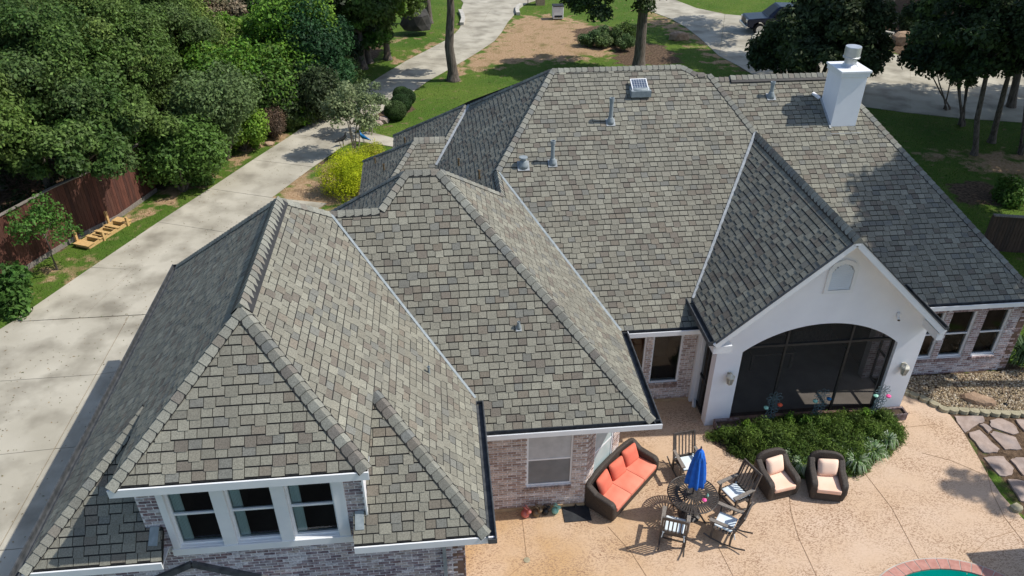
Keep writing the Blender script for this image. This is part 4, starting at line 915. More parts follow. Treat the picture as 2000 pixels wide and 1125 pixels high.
# flagstones
FS = [[(612,425),(820,430),(835,470),(770,490),(690,550),(640,480)], [(800,490),(840,485),(893,530),(860,548)], [(870,455),(960,445),(1050,490),(1088,550),(1040,563),(880,505)],
      [(720,545),(800,530),(940,670),(930,695),(830,698),(730,580)], [(875,555),(905,538),(1060,580),(1105,670),(980,672)], [(1060,455),(1180,460),(1210,560),(1125,540)],
      [(825,730),(880,720),(970,725),(1045,810),(1040,860),(950,866)], [(1025,750),(1060,732),(1200,740),(1230,860),(1110,860)], [(1000,895),(1070,890),(1200,920),(1200,1060),(1100,1055)], [(1140,590),(1230,600),(1250,700),(1150,690)]]
fl = ['largest pale flagstone touching the patio edge', 'smallest flagstone between three larger ones', 'broad grey flagstone below the edging blocks', 'long slanting flagstone beside the patio curve', 'wide flagstone in the middle of the stepping area',
      'flagstone cut by the right frame edge under the blocks', 'flagstone with a pointed left end halfway down', 'flagstone right of the pointed one at the frame edge', 'lowest flagstone near the loose block', 'flagstone at the right frame edge beside the pebble patch']
for f, lab in zip(FS, fl):
    pts = PX(*[(1700+x/3.75, 700+y/3.75) for x, y in f]); c = (sum(p[0] for p in pts)/len(pts), sum(p[1] for p in pts)/len(pts)); fine = []
    for i in range(len(pts)):
        a, b = pts[i], pts[(i+1) % len(pts)]
        for t in (0, .33, .66): fine.append((a[0]+(b[0]-a[0])*t+random.uniform(-.02,.02)-c[0], a[1]+(b[1]-a[1])*t+random.uniform(-.02,.02)-c[1]))
    q = MB(); q.prism(fine, -.02, random.uniform(.03,.05)); o = q.build('flagstone', M['stone'], label=lab, cat='flagstone', group='flagstones beside the patio'); o.location = (*c, 0); bevel(o, .008)
EB = [(255,240),(318,262),(395,292),(468,328),(540,366),(612,374),(688,378),(765,384),(842,390),(918,395),(992,400),(1065,402),(1135,400)]
for i, (x, y) in enumerate(EB):
    p = at(1700+x/3.75, 700+y/3.75, .1); nxt = EB[min(i+1, len(EB)-1)]; prv = EB[max(i-1, 0)]
    d = at(1700+nxt[0]/3.75, 700+nxt[1]/3.75)-at(1700+prv[0]/3.75, 700+prv[1]/3.75)
    q = MB(); pts = [(-.14,.1),(-.14,-.02),(-.1,-.07),(-.04,-.1),(.04,-.1),(.1,-.07),(.14,-.02),(.14,.1)]
    q.prism(pts, -.1, .02); q.prism([(x*.97, y*.97-.01) for x, y in pts], -.11, -.05)
    o = q.build('edging_block', M['block'], label=['scalloped edging block touching the right porch column', 'scalloped edging block next to the one at the porch column', 'third scalloped edging block from the porch column', 'fourth scalloped edging block, where the row starts to bend', 'scalloped edging block at the bend of the row', 'scalloped edging block just right of the bend', 'scalloped edging block above the left corner of the largest flagstone', 'scalloped edging block above the middle of the largest flagstone', 'scalloped edging block above the gap after the largest flagstone', 'scalloped edging block left above the broad grey flagstone', 'scalloped edging block right above the broad grey flagstone', 'second last scalloped edging block at the right frame edge', 'last scalloped edging block, cut by the right frame edge'][i], cat='edging block', group='scalloped blocks edging the pebble bed'); o.location = p; o.rotation_euler.z = math.atan2(d.y, d.x)+random.uniform(-.05,.05); bevel(o, .01)
q = MB(); q.prism([(-.15,-.05),(-.08,-.12),(.08,-.12),(.15,-.05),(.12,.1),(-.12,.1)], 0, .11); o = q.build('edging_block', M['block'], label='loose edging block lying alone on the patio edge at the lower right', cat='edging block'); o.location = at(1983, 995, 0); o.rotation_euler.z = .3; bevel(o, .01)
def rock(name, p, sx, sy, sz, mt, seed, label, rz=0, cat='rock'):
    rr = random.Random(seed); bm = bmesh.new(); bmesh.ops.create_icosphere(bm, subdivisions=2, radius=1)
    for v in bm.verts:
        f = 1+rr.uniform(-.16,.12); v.co = Vector((v.co.x*sx*f, v.co.y*sy*f, max(v.co.z*sz*f, -.3*sz)))
        v.co.z = min(v.co.z, sz*.75)
    me = bpy.data.meshes.new(name); bm.to_mesh(me); bm.free(); me.materials.append(M[mt]); o = bpy.data.objects.new(name, me); col.objects.link(o)
    o.location = p; o.rotation_euler.z = rz; tag(o, label, cat); return o
rock('boulder', at(1910, 782, .05), .46, .25, .2, 'boulder', 3, 'flat brown boulder in the pebble bed', -.5)
rock('boulder', at(1325, 74, .1), .75, .5, .55, 'boulder', 5, 'rounded brown boulder on the lawn beside the far driveway'); rock('boulder', at(1764, 80, .2), 1., .7, .8, 'boulder', 6, 'dark angular boulder in the shaded island bed')
rock('stone', at(748, 236, .1), .35, .3, .3, 'stone', 8, 'pale stone beside the clipped round shrubs'); rock('stone', at(738, 242, .05), .3, .22, .22, 'stone', 9, 'smaller pale stone left of the clipped shrubs'); rock('stone', at(525, 281, .05), .3, .2, .15, 'boulder', 10, 'pinkish stone in front of the reddish shrub')
rock('stone', at(1785, 6, .2), .9, .5, .5, 'stone', 11, 'pale landscape stone at the top edge beyond the paving')
# pebbles (nobody could count them)
q = MB(); rp = random.Random(4); PC = [(.38,.3,.19),(.5,.41,.29),(.28,.2,.12),(.2,.14,.085),(.58,.5,.38),(.34,.26,.15),(.15,.11,.075),(.42,.33,.2)]
bedp = [(12.75,16.9),(12.78,16.25)]+[tuple(at(1700+x/3.75, 700+(y-14)/3.75)[:2]) for x, y in EB]+[(18.5,15.1),(18.5,16.9)]
xs_ = np.array([p[0] for p in bedp]); ys_ = np.array([p[1] for p in bedp]); cnt = 0
while cnt < 9500:
    x, y = rp.uniform(xs_.min(), 18.5), rp.uniform(ys_.min(), 16.95)
    if not pip(np.array([x]), np.array([y]), bedp)[0]: continue
    r = rp.uniform(.018,.04); a = rp.uniform(0,6.28); t = rp.choice(PC); ca, sa = math.cos(a), math.sin(a); z = rp.uniform(.01,.05)
    v = [(x+ca*r*1.3,y+sa*r*1.3,z),(x-sa*r,y+ca*r,z),(x-ca*r*1.3,y-sa*r*1.3,z),(x+sa*r,y-ca*r,z),(x+rp.uniform(-.3,.3)*r,y+rp.uniform(-.3,.3)*r,z+r*.8)]
    q.poly(v, [(0,1,4),(1,2,4),(2,3,4),(3,0,4)], t); cnt += 1
q.build('pebbles', M['pebble'], label='bed of mixed tan and white river pebbles along the right wall', kind='stuff', cat='pebbles')
q = MB(); sp_ = at(1962, 792, 0); q.tube([sp_, sp_+Vector((.1,.05,.35))], .012, 6); q.lathe([(.05,.0),(.07,.05),(.02,.1)], sp_+Vector((0,0,.0)), 8); q.build('garden_light', M['black'], label='small black stake light standing in the pebble bed', cat='garden light')
sheet('mulch_bed', PX((1385,848),(1392,868),(1440,895),(1500,918),(1560,936),(1610,936),(1685,925),(1735,880),(1757,850),(1747,824),(1720,815),(1600,822),(1440,836)), .03, 'mulch', kind='structure')

# ------------------------------------------------------------------ foliage
def leaves(name, blobs, n, size, tints, seed, mt='leaf', parent=None, up=.35, shell=(.6,1.18), aspect=.55, flat=1., jit=.14, world=None, squash=1., flip=1):
    """one mesh of n leaf faces on uneven clumps; blobs = (x,y,z,r)"""
    rg = np.random.RandomState(seed); B = np.array(blobs, float); wts = B[:,3]**2; wts /= wts.sum()
    k = rg.choice(len(B), n, p=wts); d = rg.normal(size=(n,3)); d /= np.linalg.norm(d, axis=1)[:,None]; d[:,2] = np.where((d[:,2] < -.35)&(flip > 0), -d[:,2]*.6, d[:,2])
    r = B[k,3]*rg.uniform(shell[0], shell[1], n); c = B[k,:3]+d*r[:,None]*np.array([1,1,squash])
    nn = d*.7+rg.normal(size=(n,3))*.55; nn[:,2] += up; nn /= np.linalg.norm(nn, axis=1)[:,None]
    t = rg.normal(size=(n,3)); t -= (t*nn).sum(1)[:,None]*nn; t /= np.linalg.norm(t, axis=1)[:,None]; b = np.cross(nn, t)
    s = size*rg.uniform(.6,1.3,n)[:,None]; V = np.stack([c-t*s, c-b*s*aspect+nn*s*.12, c+t*s, c+b*s*aspect+nn*s*.12], 1).reshape(-1,3)
    me = bpy.data.meshes.new(name); me.vertices.add(4*n); me.vertices.foreach_set('co', V.ravel().astype(np.float32))
    me.loops.add(4*n); me.loops.foreach_set('vertex_index', np.arange(4*n)); me.polygons.add(n)
    me.polygons.foreach_set('loop_start', np.arange(0,4*n,4)); me.polygons.foreach_set('loop_total', np.full(n,4)); me.update(calc_edges=True)
    T = np.array(tints, float); bt = T[rg.randint(0, len(T), len(B))]; lt = T[rg.randint(0, len(T), n)]
    cc = (bt[k]*.6+lt*.4)*rg.uniform(1-jit*2, 1+jit*2, n)[:,None]
    a = me.attributes.new('tint', 'FLOAT_COLOR', 'FACE'); a.data.foreach_set('color', np.concatenate([cc, np.ones((n,1))], 1).ravel().astype(np.float32))
    me.materials.append(M[mt]); o = bpy.data.objects.new(name, me); col.objects.link(o)
    if parent: o.parent = parent
    return o
def blobs_for(rx, ry, rz, cz, n, r0, r1, seed, lo=-.5, inner=.3):
    rr = random.Random(seed); out = []
    while len(out) < n:
        v = Vector((rr.gauss(0,1), rr.gauss(0,1), rr.gauss(0,1))).normalized()
        if v.z < lo: continue
        f = rr.uniform(.62,.98) if rr.random() > inner else rr.uniform(.1,.6)
        out.append((v.x*rx*f, v.y*ry*f, cz+v.z*rz*f, rr.uniform(r0, r1)))
    return out
OAK = [(.08,.13,.028),(.062,.107,.023),(.1,.155,.034),(.045,.078,.019),(.13,.185,.045),(.085,.12,.04),(.07,.13,.024)]
LIME = [(.09,.19,.02),(.12,.23,.022),(.07,.15,.02),(.15,.25,.03),(.06,.12,.022)]
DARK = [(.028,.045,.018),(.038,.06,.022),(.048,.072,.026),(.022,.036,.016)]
def limbs(q, top, n, L, r, seed, spread=.7):
    rr = random.Random(seed)
    for i in range(n):
        a = 2*math.pi*i/n+rr.uniform(-.3,.3); e = rr.uniform(.3,.9); d = Vector((math.cos(a)*spread, math.sin(a)*spread, e)).normalized()
        m_ = Vector(top)+d*L*.5+Vector((rr.uniform(-.2,.2), rr.uniform(-.2,.2), .1)); e_ = Vector(top)+d*L
        q.tube([top, m_, e_], [r, r*.6, r*.2], 7, cap=False)
crown_lib = {}
def tree(name, base, H, crx, crz, label, group=None, kind='', seed=1, trunk_r=.22, lean=(0,0), n=26000, leaf=.13, bark='bark', tints=OAK, cz=None, nb=55, stems=1, r0=.5, r1=1.1, cat='tree', rot=None, cat2=None, straight=False):
    rr = random.Random(seed); g = empty(name, base, label=label, cat=cat, group=group); cz = cz if cz else H-crz*.9
    top = Vector((0, 0, H)) if straight else Vector((lean[0], lean[1], max(cz-crz*.2, .5)))
    for s_ in range(stems):
        q = MB(); off = Vector((0,0,0)) if stems == 1 else Vector((rr.uniform(-.15,.15), rr.uniform(-.15,.15), 0)); tp = top if stems == 1 else top+Vector((rr.uniform(-1,1)*crx*.35, rr.uniform(-1,1)*crx*.35, 0))
        m1 = off+(tp-off)*.35+Vector((rr.uniform(-.06,.06), rr.uniform(-.06,.06), 0))*H*.25; m2 = off+(tp-off)*.7+Vector((rr.uniform(-.05,.05),0,0))*H*.2
        q.tube([off+Vector((0,0,-.1)), off+Vector((0,0,.12)), off+(tp-off)*.08+Vector((0,0,.1)), m1, m2, tp], [trunk_r*1.75, trunk_r*1.35, trunk_r*1.05, trunk_r*.92, trunk_r*.78, trunk_r*.5], 10)
        q.build('trunk', M[bark], g, smooth=True)
    q = MB(); limbs(q, top*.85, 7, crx*.8, trunk_r*.45, seed); q.build('limbs', M[bark], g, smooth=True)
    key = (kind, crx > 2.9)
    if kind in ('oak','oak2') and key in crown_lib:
        src, sx, sz = crown_lib[key]; o = src.copy(); col.objects.link(o); o.parent = g
        o.location = (lean[0], lean[1], cz); o.scale = (crx/sx, crx/sx, crz/sz); o.rotation_euler.z = rr.uniform(0, 6.28)
    else:
        o = leaves('crown', blobs_for(crx, crx, crz, 0, nb, r0, r1, seed), n, leaf, tints, seed, parent=g); o.location = (lean[0], lean[1], cz)
        if kind in ('oak','oak2'): crown_lib[key] = (o, crx, crz)
    return g
def at_c(px, py, z): p = at(px, py, z); return p
def otree(px, py, cz, crx, label, crz=None, **k):
    p = at(px, py, cz); crz = crz or crx*.85
    return tree('oak_tree', (p.x, p.y, 0), cz+crz, crx, crz, label, cz=cz, **k)
rg_ = np.random.RandomState(5); ug = []
while len(ug) < 420:
    x, y = rg_.uniform(-34,-10), rg_.uniform(27,66)
    if pip(np.array([x]), np.array([y]), soil_zones[0])[0] and pdist(np.array([x]), np.array([y]), soil_zones[0])[0] > 1.0: ug.append((x, y, rg_.uniform(.1,.6), rg_.uniform(.4,.9)))
tag(leaves('undergrowth', ug, 90000, .09, DARK+[(.05,.085,.022)], 77), 'low dark green undergrowth covering the shaded ground beneath the oaks', 'undergrowth', kind='stuff')
GF_ = 'oaks massed beyond the red fence'
L_ = [(-18.6,27.6,4.7,3.7,'oak whose crown hangs over the left end of the fence'), (-16.9,32.2,4.7,3.7,'oak directly behind the middle of the red fence'), (-15.7,36.6,4.7,3.5,'oak behind the right end of the fence'), (-14.7,41,4.5,3.1,'oak bordering the bright vine mounds'),
      (-22,31,5.2,3.6,'oak crown cut by the left frame edge at mid height'), (-21.2,36,5.6,4.,'broad oak second row behind the fence, left'), (-20,41.3,5.6,4.,'broad oak second row behind the fence, middle'), (-18.2,46.2,5.2,3.7,'broad oak second row behind the fence, right'),
      (-25.5,41,6.2,4.2,'oak in the third row at the left frame edge'), (-24.6,46.8,6.,4.2,'oak in the third row behind the fence, middle'), (-22,51.6,5.8,3.9,'oak in the third row behind the fence, right'), (-17.8,52,4.8,3.0,'oak beside the tan leaved tree'),
      (-17.2,42.6,3.6,2.9,'lower oak filling the middle of the grove'), (-18.5,37.5,4.,3.,'lower oak in the shade behind the fence'), (-15.6,47.5,3.6,2.9,'lower oak near the tan leaved tree'), (-13.4,44.,3.,2.5,'low oak closing the grove beside the vine mounds'), (-15.4,39.6,2.8,2.5,'low oak closing the grove above the fence end'), (-19.6,33.5,3.4,2.8,'lowest oak between the two nearest crowns'), (-30,47,6.6,4.3,'oak in the top left corner'), (-28.6,53.5,6.5,4.3,'oak on the top edge, second from the left corner'), (-25.5,58.5,6.,4.1,'oak on the top edge, third from the left corner'), (-21.3,58.5,5.4,3.5,'oak on the top edge next to the tan leaved tree'), (-31,61,7,4.5,'far oak hidden behind the top left oaks'), (-25.5,66,6.2,4.4,'far oak seen only through gaps at the top edge')]
for i, (x, y, cz, r, lab) in enumerate(L_):
    tree('oak_tree', (x, y, 0), cz+r*.85, r, r*.85, lab, cz=cz, group=GF_, kind='oak' if i % 2 else 'oak2', seed=20+i, n=72000, leaf=.085, nb=100, r0=.28, r1=1.1)
for x, y, z, r, lab, tt in ((-14.0,29.1,3.3,2.1,'leafy oak bough crown spilling over the fence top at its left',OAK), (-12.9,31.2,3.4,1.9,'small oak crown spilling over the fence where it is shaded',OAK), (-17.6,26.4,2.3,1.3,'bright green tree behind the fence at the left edge',LIME)):
    tree('oak_tree', (x-1., y+.3, 0), 4, r, 1.1, lab, cz=z, lean=(1.,0), seed=int(51+x), n=18000, leaf=.09, nb=30, r0=.3, r1=.6, group=GF_, tints=tt, trunk_r=.12)
def shrub(name, px, py, z, r, rz, n, leaf, tints, label, seed, cat='shrub', nb=18, r0=.3, r1=.6, mt='leaf', group=None, ball=False, **k):
    p = at(px, py, z); g = empty(name, (p.x, p.y, 0), label=label, cat=cat, group=group)
    q = MB()
    for i in range(4): a = i*1.57+.4; q.tube([(0,0,-.05), (math.cos(a)*r*.3, math.sin(a)*r*.3, z*.6), (math.cos(a)*r*.55, math.sin(a)*r*.55, z)], [.05*r+.012, .03*r+.01, .01], 6)
    q.build('stems', M['bark'], g)
    o = leaves('foliage', [(0,0,z,r)] if ball else blobs_for(r, r, rz, z, nb, r0*r, r1*r, seed, lo=-.8), n, leaf, tints, seed, parent=g, mt=mt, flip=0, **({'shell':(.9,1.)} if ball else {}), **k); return g
shrub('vine_mound', 455, 78, 3., 1.15, 1.4, 9000, .1, LIME, 'small vine mound at the left of the bright green row', 1, 'vine mound')
shrub('vine_mound', 497, 88, 3., 1.4, 1.5, 10000, .1, LIME, 'rounded vine mound second in the row with a flat top', 2, 'vine mound')
shrub('vine_mound', 560, 92, 3.2, 2.2, 2.4, 24000, .1, LIME, 'tallest bright green mound of climbing vines', 3, 'vine mound')
shrub('vine_mound', 618, 98, 3.1, 2.1, 2.5, 22000, .09, [(.03,.08,.025),(.022,.06,.022),(.04,.09,.028)], 'dark bluish green mound beside the tallest vine mound', 4, 'vine mound')
shrub('vine_mound', 468, 158, 2.4, 2.1, 1.9, 20000, .1, LIME+[(.17,.22,.03)], 'yellow green vines spilling below the row', 5, 'vine mound')
shrub('vine_mound', 425, 225, 2.2, 1.9, 2., 18000, .09, [(.07,.12,.04),(.09,.15,.05),(.06,.1,.035)], 'grey green feathery shrub right of the oaks', 6, 'vine mound')
shrub('vine_mound', 525, 175, 1.8, 1.7, 1.6, 12000, .09, DARK+OAK, 'shaded vine tangle under the tallest mound', 7, 'vine mound')
shrub('vine_mound', 590, 190, 1.4, 1.7, 1.3, 12000, .09, DARK, 'dark undergrowth at the foot of the bluish mound', 8, 'vine mound')
shrub('leafy_shrub', 345, 318, 1.35, 1.75, 1.45, 20000, .09, [(.05,.115,.02),(.065,.13,.024),(.04,.09,.02)], 'fresh green shrub filling the corner at the fence end', 9)
shrub('leafy_shrub', 470, 255, 1., 1.1, 1., 8000, .08, LIME, 'small bright shrub left of the reddish one', 12)
shrub('round_shrub', 530, 240, .7, .85, .62, 16000, .04, [(.11,.075,.05),(.085,.065,.045),(.13,.09,.055)], 'round reddish brown clipped shrub beside the driveway', 10, jit=.2)
shrub('round_shrub', 568, 240, .4, .45, .38, 7000, .03, OAK, 'small round green shrub right of the reddish one', 11)
shrub('leafy_shrub', 590, 222, .6, .6, .6, 1800, .07, LIME, 'thin weedy shrub at the driveway edge above the round shrubs', 13)
shrub('golden_shrub', 680, 345, .8, 1.0, .9, 24000, .045, [(.52,.58,.02),(.62,.64,.025),(.42,.5,.02),(.3,.4,.02)], 'glowing yellow feathery shrub behind the house corner', 14, mt='leaf_soft', aspect=.25, nb=30)
shrub('golden_shrub', 722, 312, .6, .8, .6, 9000, .045, [(.42,.42,.03),(.3,.36,.03)], 'smaller yellow flowering clump behind the golden shrub', 15, mt='leaf_soft', aspect=.3)
for i, (px, py, r) in enumerate([(772,222,.62),(783,208,.6),(793,196,.55),(784,190,.5)]):
    shrub('boxwood_ball', px, py-6, .5, r, r*.85, 16000, .03, [(.03,.06,.018),(.04,.075,.022)], ['nearest clipped boxwood ball of the cluster', 'second clipped boxwood ball behind the nearest', 'right hand clipped boxwood ball nearest the lawn', 'farthest clipped boxwood ball of the cluster'][i], 30+i, ball=True, squash=.85, up=.1, group='clipped boxwood balls by the walk', jit=.08)
tree('young_tree', at(694, 303), 3.4, 1.25, 1.3, 'slender multi stemmed tree with sparse grey green leaves by the walkway', seed=61, trunk_r=.035, stems=4, n=5200, leaf=.07, nb=26, r0=.22, r1=.5, tints=[(.12,.16,.07),(.16,.2,.1),(.1,.14,.06),(.2,.23,.12)], bark='bark_pale', cz=2.1)
tree('young_tree', at(722, 262), 2.8, 1.0, 1.0, 'second pale leaved young tree right behind the slender one', seed=62, trunk_r=.03, stems=3, n=3000, leaf=.07, nb=18, r0=.2, r1=.45, tints=[(.12,.16,.07),(.16,.2,.1)], bark='bark_pale', cz=1.8)
tree('sapling', at(112, 527), 2.6, 1.05, .95, 'thin sapling with arching branches in front of the fence', seed=63, trunk_r=.028, n=2600, leaf=.06, nb=20, r0=.18, r1=.42, tints=[(.06,.13,.02),(.08,.16,.03)], cz=1.75)
shrub('leafy_shrub', 8, 575, .7, .75, .75, 3600, .1, [(.05,.11,.02),(.08,.15,.03)], 'dark leaved shrub at the left frame edge below the fence', 64)
shrub('leafy_shrub', 682, 145, 1., .75, 1., 2600, .06, [(.1,.15,.04),(.07,.11,.03)], 'airy shrub on the lawn left of the driveway', 65)
# far trees at the top
def ftree(px, py, base_y_px, cz, r, label, **k):
    p = at(px, base_y_px); return tree('shade_tree', p, cz+r, r, r*.85, label, cz=cz, **k)
p = at(410, 45, 3.5); tree('brown_tree', (p.x,p.y,0), 5.5, 1.7, 2.2, 'half bare tree with tan leaves at the top edge', cz=4, seed=70, n=9000, leaf=.1, nb=26, r0=.3, r1=.7, tints=[(.22,.17,.11),(.16,.14,.09),(.12,.12,.06)])
tree('shade_tree', at(524,47), 14, 3.5, 3., 'straight pale trunked tree rising out of the top edge', seed=71, trunk_r=.27, cz=10.5, n=9000, leaf=.16, bark='bark_pale')
tree('shade_tree', at(510,50), 13, 2.5, 2.5, 'thin trunked tree just left of the pale trunk', seed=72, trunk_r=.1, cz=10, n=5000, leaf=.16)
tree('shade_tree', at(572,22), 12, 3., 2.6, 'dark leaning trunked tree at the top edge', seed=73, trunk_r=.3, cz=9, lean=(-1.2,0), n=7000, leaf=.16)
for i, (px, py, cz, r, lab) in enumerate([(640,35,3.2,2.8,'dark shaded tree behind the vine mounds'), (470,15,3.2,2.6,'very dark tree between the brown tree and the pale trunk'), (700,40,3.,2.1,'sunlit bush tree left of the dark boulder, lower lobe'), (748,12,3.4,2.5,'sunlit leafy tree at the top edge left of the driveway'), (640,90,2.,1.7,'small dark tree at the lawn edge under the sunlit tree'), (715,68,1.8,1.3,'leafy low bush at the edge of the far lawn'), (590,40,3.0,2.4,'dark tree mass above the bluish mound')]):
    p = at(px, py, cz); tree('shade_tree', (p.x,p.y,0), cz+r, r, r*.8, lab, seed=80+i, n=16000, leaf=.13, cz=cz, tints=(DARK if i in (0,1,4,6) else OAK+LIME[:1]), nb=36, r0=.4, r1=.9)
rock('boulder', at(815, 45, .8), 1.2, .9, 1.3, 'dark_stone', 21, 'large dark rounded boulder in the shade left of the driveway')
tree('tall_tree', at(838,45), 15, 3., 2.8, 'straight trunked tree beside the dark boulder', seed=90, trunk_r=.24, cz=11, n=9000, leaf=.16)
tree('tall_tree', at(885,157), 13, 3.1, 3., 'tall straight trunk standing on the lawn next to the driveway', seed=91, trunk_r=.3, cz=6.6, n=20000, leaf=.13, nb=50, r0=.4, r1=.9)
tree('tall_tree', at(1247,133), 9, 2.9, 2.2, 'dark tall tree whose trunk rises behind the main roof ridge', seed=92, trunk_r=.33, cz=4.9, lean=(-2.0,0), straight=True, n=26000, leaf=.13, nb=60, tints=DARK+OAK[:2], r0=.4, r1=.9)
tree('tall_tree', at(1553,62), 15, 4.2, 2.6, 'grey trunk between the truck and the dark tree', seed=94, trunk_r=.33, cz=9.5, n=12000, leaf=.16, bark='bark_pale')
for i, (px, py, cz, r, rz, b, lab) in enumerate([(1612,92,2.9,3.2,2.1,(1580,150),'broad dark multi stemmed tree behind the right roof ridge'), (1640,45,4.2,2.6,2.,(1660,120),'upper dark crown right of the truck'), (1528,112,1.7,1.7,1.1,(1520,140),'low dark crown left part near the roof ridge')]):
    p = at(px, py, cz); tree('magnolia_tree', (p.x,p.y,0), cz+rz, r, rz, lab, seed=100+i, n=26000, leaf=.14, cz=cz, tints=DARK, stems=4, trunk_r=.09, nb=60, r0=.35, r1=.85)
p = at(1712, 55); tree('crepe_myrtle', p, 6, 1.8, 1.2, 'smooth orange stemmed myrtle leaning right of the dark trees', seed=110, stems=5, trunk_r=.07, cz=5.4, lean=(1.2,0), n=6000, leaf=.13, bark='bark_pale', tints=DARK)
tree('tall_tree', at(1800,62), 16, 2.5, 2., 'thick reddish trunk by the brown neighbouring wall', seed=111, trunk_r=.5, cz=12, n=4000, leaf=.16, lean=(.8,0))
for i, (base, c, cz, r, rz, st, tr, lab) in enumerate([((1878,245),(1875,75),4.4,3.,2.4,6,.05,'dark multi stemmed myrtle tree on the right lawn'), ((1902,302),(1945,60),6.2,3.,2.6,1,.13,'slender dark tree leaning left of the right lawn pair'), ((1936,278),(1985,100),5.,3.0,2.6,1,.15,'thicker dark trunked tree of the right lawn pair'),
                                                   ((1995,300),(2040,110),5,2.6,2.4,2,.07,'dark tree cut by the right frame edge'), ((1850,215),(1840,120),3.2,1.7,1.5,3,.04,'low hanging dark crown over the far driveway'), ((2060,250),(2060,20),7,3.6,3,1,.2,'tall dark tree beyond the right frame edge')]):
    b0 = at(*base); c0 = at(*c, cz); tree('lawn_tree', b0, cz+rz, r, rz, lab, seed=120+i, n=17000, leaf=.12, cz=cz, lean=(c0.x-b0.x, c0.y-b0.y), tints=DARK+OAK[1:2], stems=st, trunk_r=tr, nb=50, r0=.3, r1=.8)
# trees that stand just outside the frame on the right and shade the right roof, the patio edge and the right lawn
for i, (x, y, cz, r, rz, lab) in enumerate([(21.6,18.2,12.2,2.5,2.4,'tall oak right of the frame shading the right roof'), (22.2,20.9,11.5,1.7,1.8,'second tall oak right of the frame behind the first'), (21.6,11.9,10.,.8,.8,'small tall tree right of the frame shading the patio edge'), (25.5,26.,9.5,3.0,2.5,'oak right of the frame over the right lawn'), (29.5,33.5,9.4,4.8,2.6,'big oak right of the frame shading the right lawn'), (30.5,39,9.8,4.8,2.6,'big oak right of the frame shading the far driveway'), (27.5,22.8,8.8,3.0,2.2,'oak right of the frame near the grey fence'), (28.7,28.3,9.2,3.8,2.4,'oak right of the frame between two other shade oaks'), (37,36,9.8,4.5,2.4,'far oak right of the frame by the lawn edge'), (36,30,9.5,4.2,2.4,'oak right of the frame below the far one'), (35,39.2,10,3.8,2.4,'tall oak right of the frame over the far driveway'), (41,37.5,10,4.,2.4,'last oak right of the frame over the far driveway'), (27.,48,10.,3.2,2.,'tall oak hidden behind the dark tree, shading the far driveway'), (20.8,15.9,10.,.9,1.0,'thin crowned tree right of the frame over the pebble bed')]):
    tree('oak_tree', (x+1.5,y,0), cz+rz, r, rz, lab, seed=140+i, n=15000 if r > 1 else 380, leaf=.15, cz=cz, lean=(-1.5,0), trunk_r=.2, nb=60 if r > 1 else 14, r0=.2*r, r1=.36*r)
shrub('round_shrub', 1770, 48, .6, .8, .6, 4000, .07, DARK, 'small dark shrub in the shaded island bed', 150); shrub('leafy_shrub', 1975, 375, .4, .7, .4, 3500, .07, [(.07,.14,.02),(.05,.1,.02)], 'low bright plant on the right lawn', 151)
for i, (px, py, r, lab) in enumerate([(1200,72,.7,'dark round shrub in the far bed, left'), (1228,66,.7,'dark round shrub in the far bed, right'), (1150,74,.6,'loose grey green shrub at the left of the far bed'), (1175,64,.5,'pale flowering shrub in the far bed'), (1220,84,.55,'bright strappy plant in front of the far round shrubs'), (1180,80,.5,'small green plant among the far bed shrubs')]):
    shrub('bed_shrub', px, py, .5, r, r*.75, 5000, .06, (DARK+OAK if i < 2 else [(.09,.15,.05),(.07,.12,.04),(.12,.17,.07)]), lab, 160+i)

# ------------------------------------------------------------------ grass, ground cover (stuff)
def blades(name, n, pts_fn, h, wdt, tints, seed, mt='leaf_soft', **k):
    rg = np.random.RandomState(seed); P = pts_fn(rg, n); n = len(P); a = rg.uniform(0, 6.283, n); ln = rg.uniform(.1,.6,n)*h; hh = rg.uniform(.5,1.2,n)*h
    d = np.stack([np.cos(a), np.sin(a), np.zeros(n)], 1); e = np.stack([-np.sin(a), np.cos(a), np.zeros(n)], 1)*wdt
    b0 = np.concatenate([P, np.zeros((n,1))], 1) if P.shape[1] == 2 else P; tip = b0+d*ln[:,None]; tip[:,2] += hh
    V = np.stack([b0-e, b0+e, tip], 1).reshape(-1,3); me = bpy.data.meshes.new(name); me.vertices.add(3*n); me.vertices.foreach_set('co', V.ravel().astype(np.float32))
    me.loops.add(3*n); me.loops.foreach_set('vertex_index', np.arange(3*n)); me.polygons.add(n); me.polygons.foreach_set('loop_start', np.arange(0,3*n,3)); me.polygons.foreach_set('loop_total', np.full(n,3)); me.update(calc_edges=True)
    T = np.array(tints); cc = T[rg.randint(0,len(T),n)]*rg.uniform(.75,1.25,n)[:,None]; at_ = me.attributes.new('tint','FLOAT_COLOR','FACE'); at_.data.foreach_set('color', np.concatenate([cc,np.ones((n,1))],1).ravel().astype(np.float32))
    me.materials.append(M[mt]); o = bpy.data.objects.new(name, me); col.objects.link(o); return tag(o, kind='stuff', **k)
allslabs = slabs+c2
def lawn_pts(rg, n):
    # density falls with distance
    x = rg.uniform(-20, 45, n*3); y = rg.uniform(14, 75, n*3); keep = rg.uniform(0,1,n*3) < np.clip(28/y, 0, 1)**1.3
    x, y = x[keep], y[keep]; ok = np.ones(len(x), bool)
    for s_ in allslabs: ok &= ~pip(x, y, s_)
    ok &= ~((x > -7.6) & (x < 17.2) & (y < 30)); ok &= ~((x > 12) & (y < 17.3) & (x < 19))
    xi = np.clip(((x-gx[0])/.42).astype(int), 0, nx-1); yi = np.clip(((y-gy[0])/.42).astype(int), 0, ny-1)
    ok &= (zs_[yi, xi] < .45)&((zd[yi, xi] < .5)|(rg.uniform(0,1,len(x)) < .12))
    return np.stack([x[ok], y[ok]], 1)[:n]
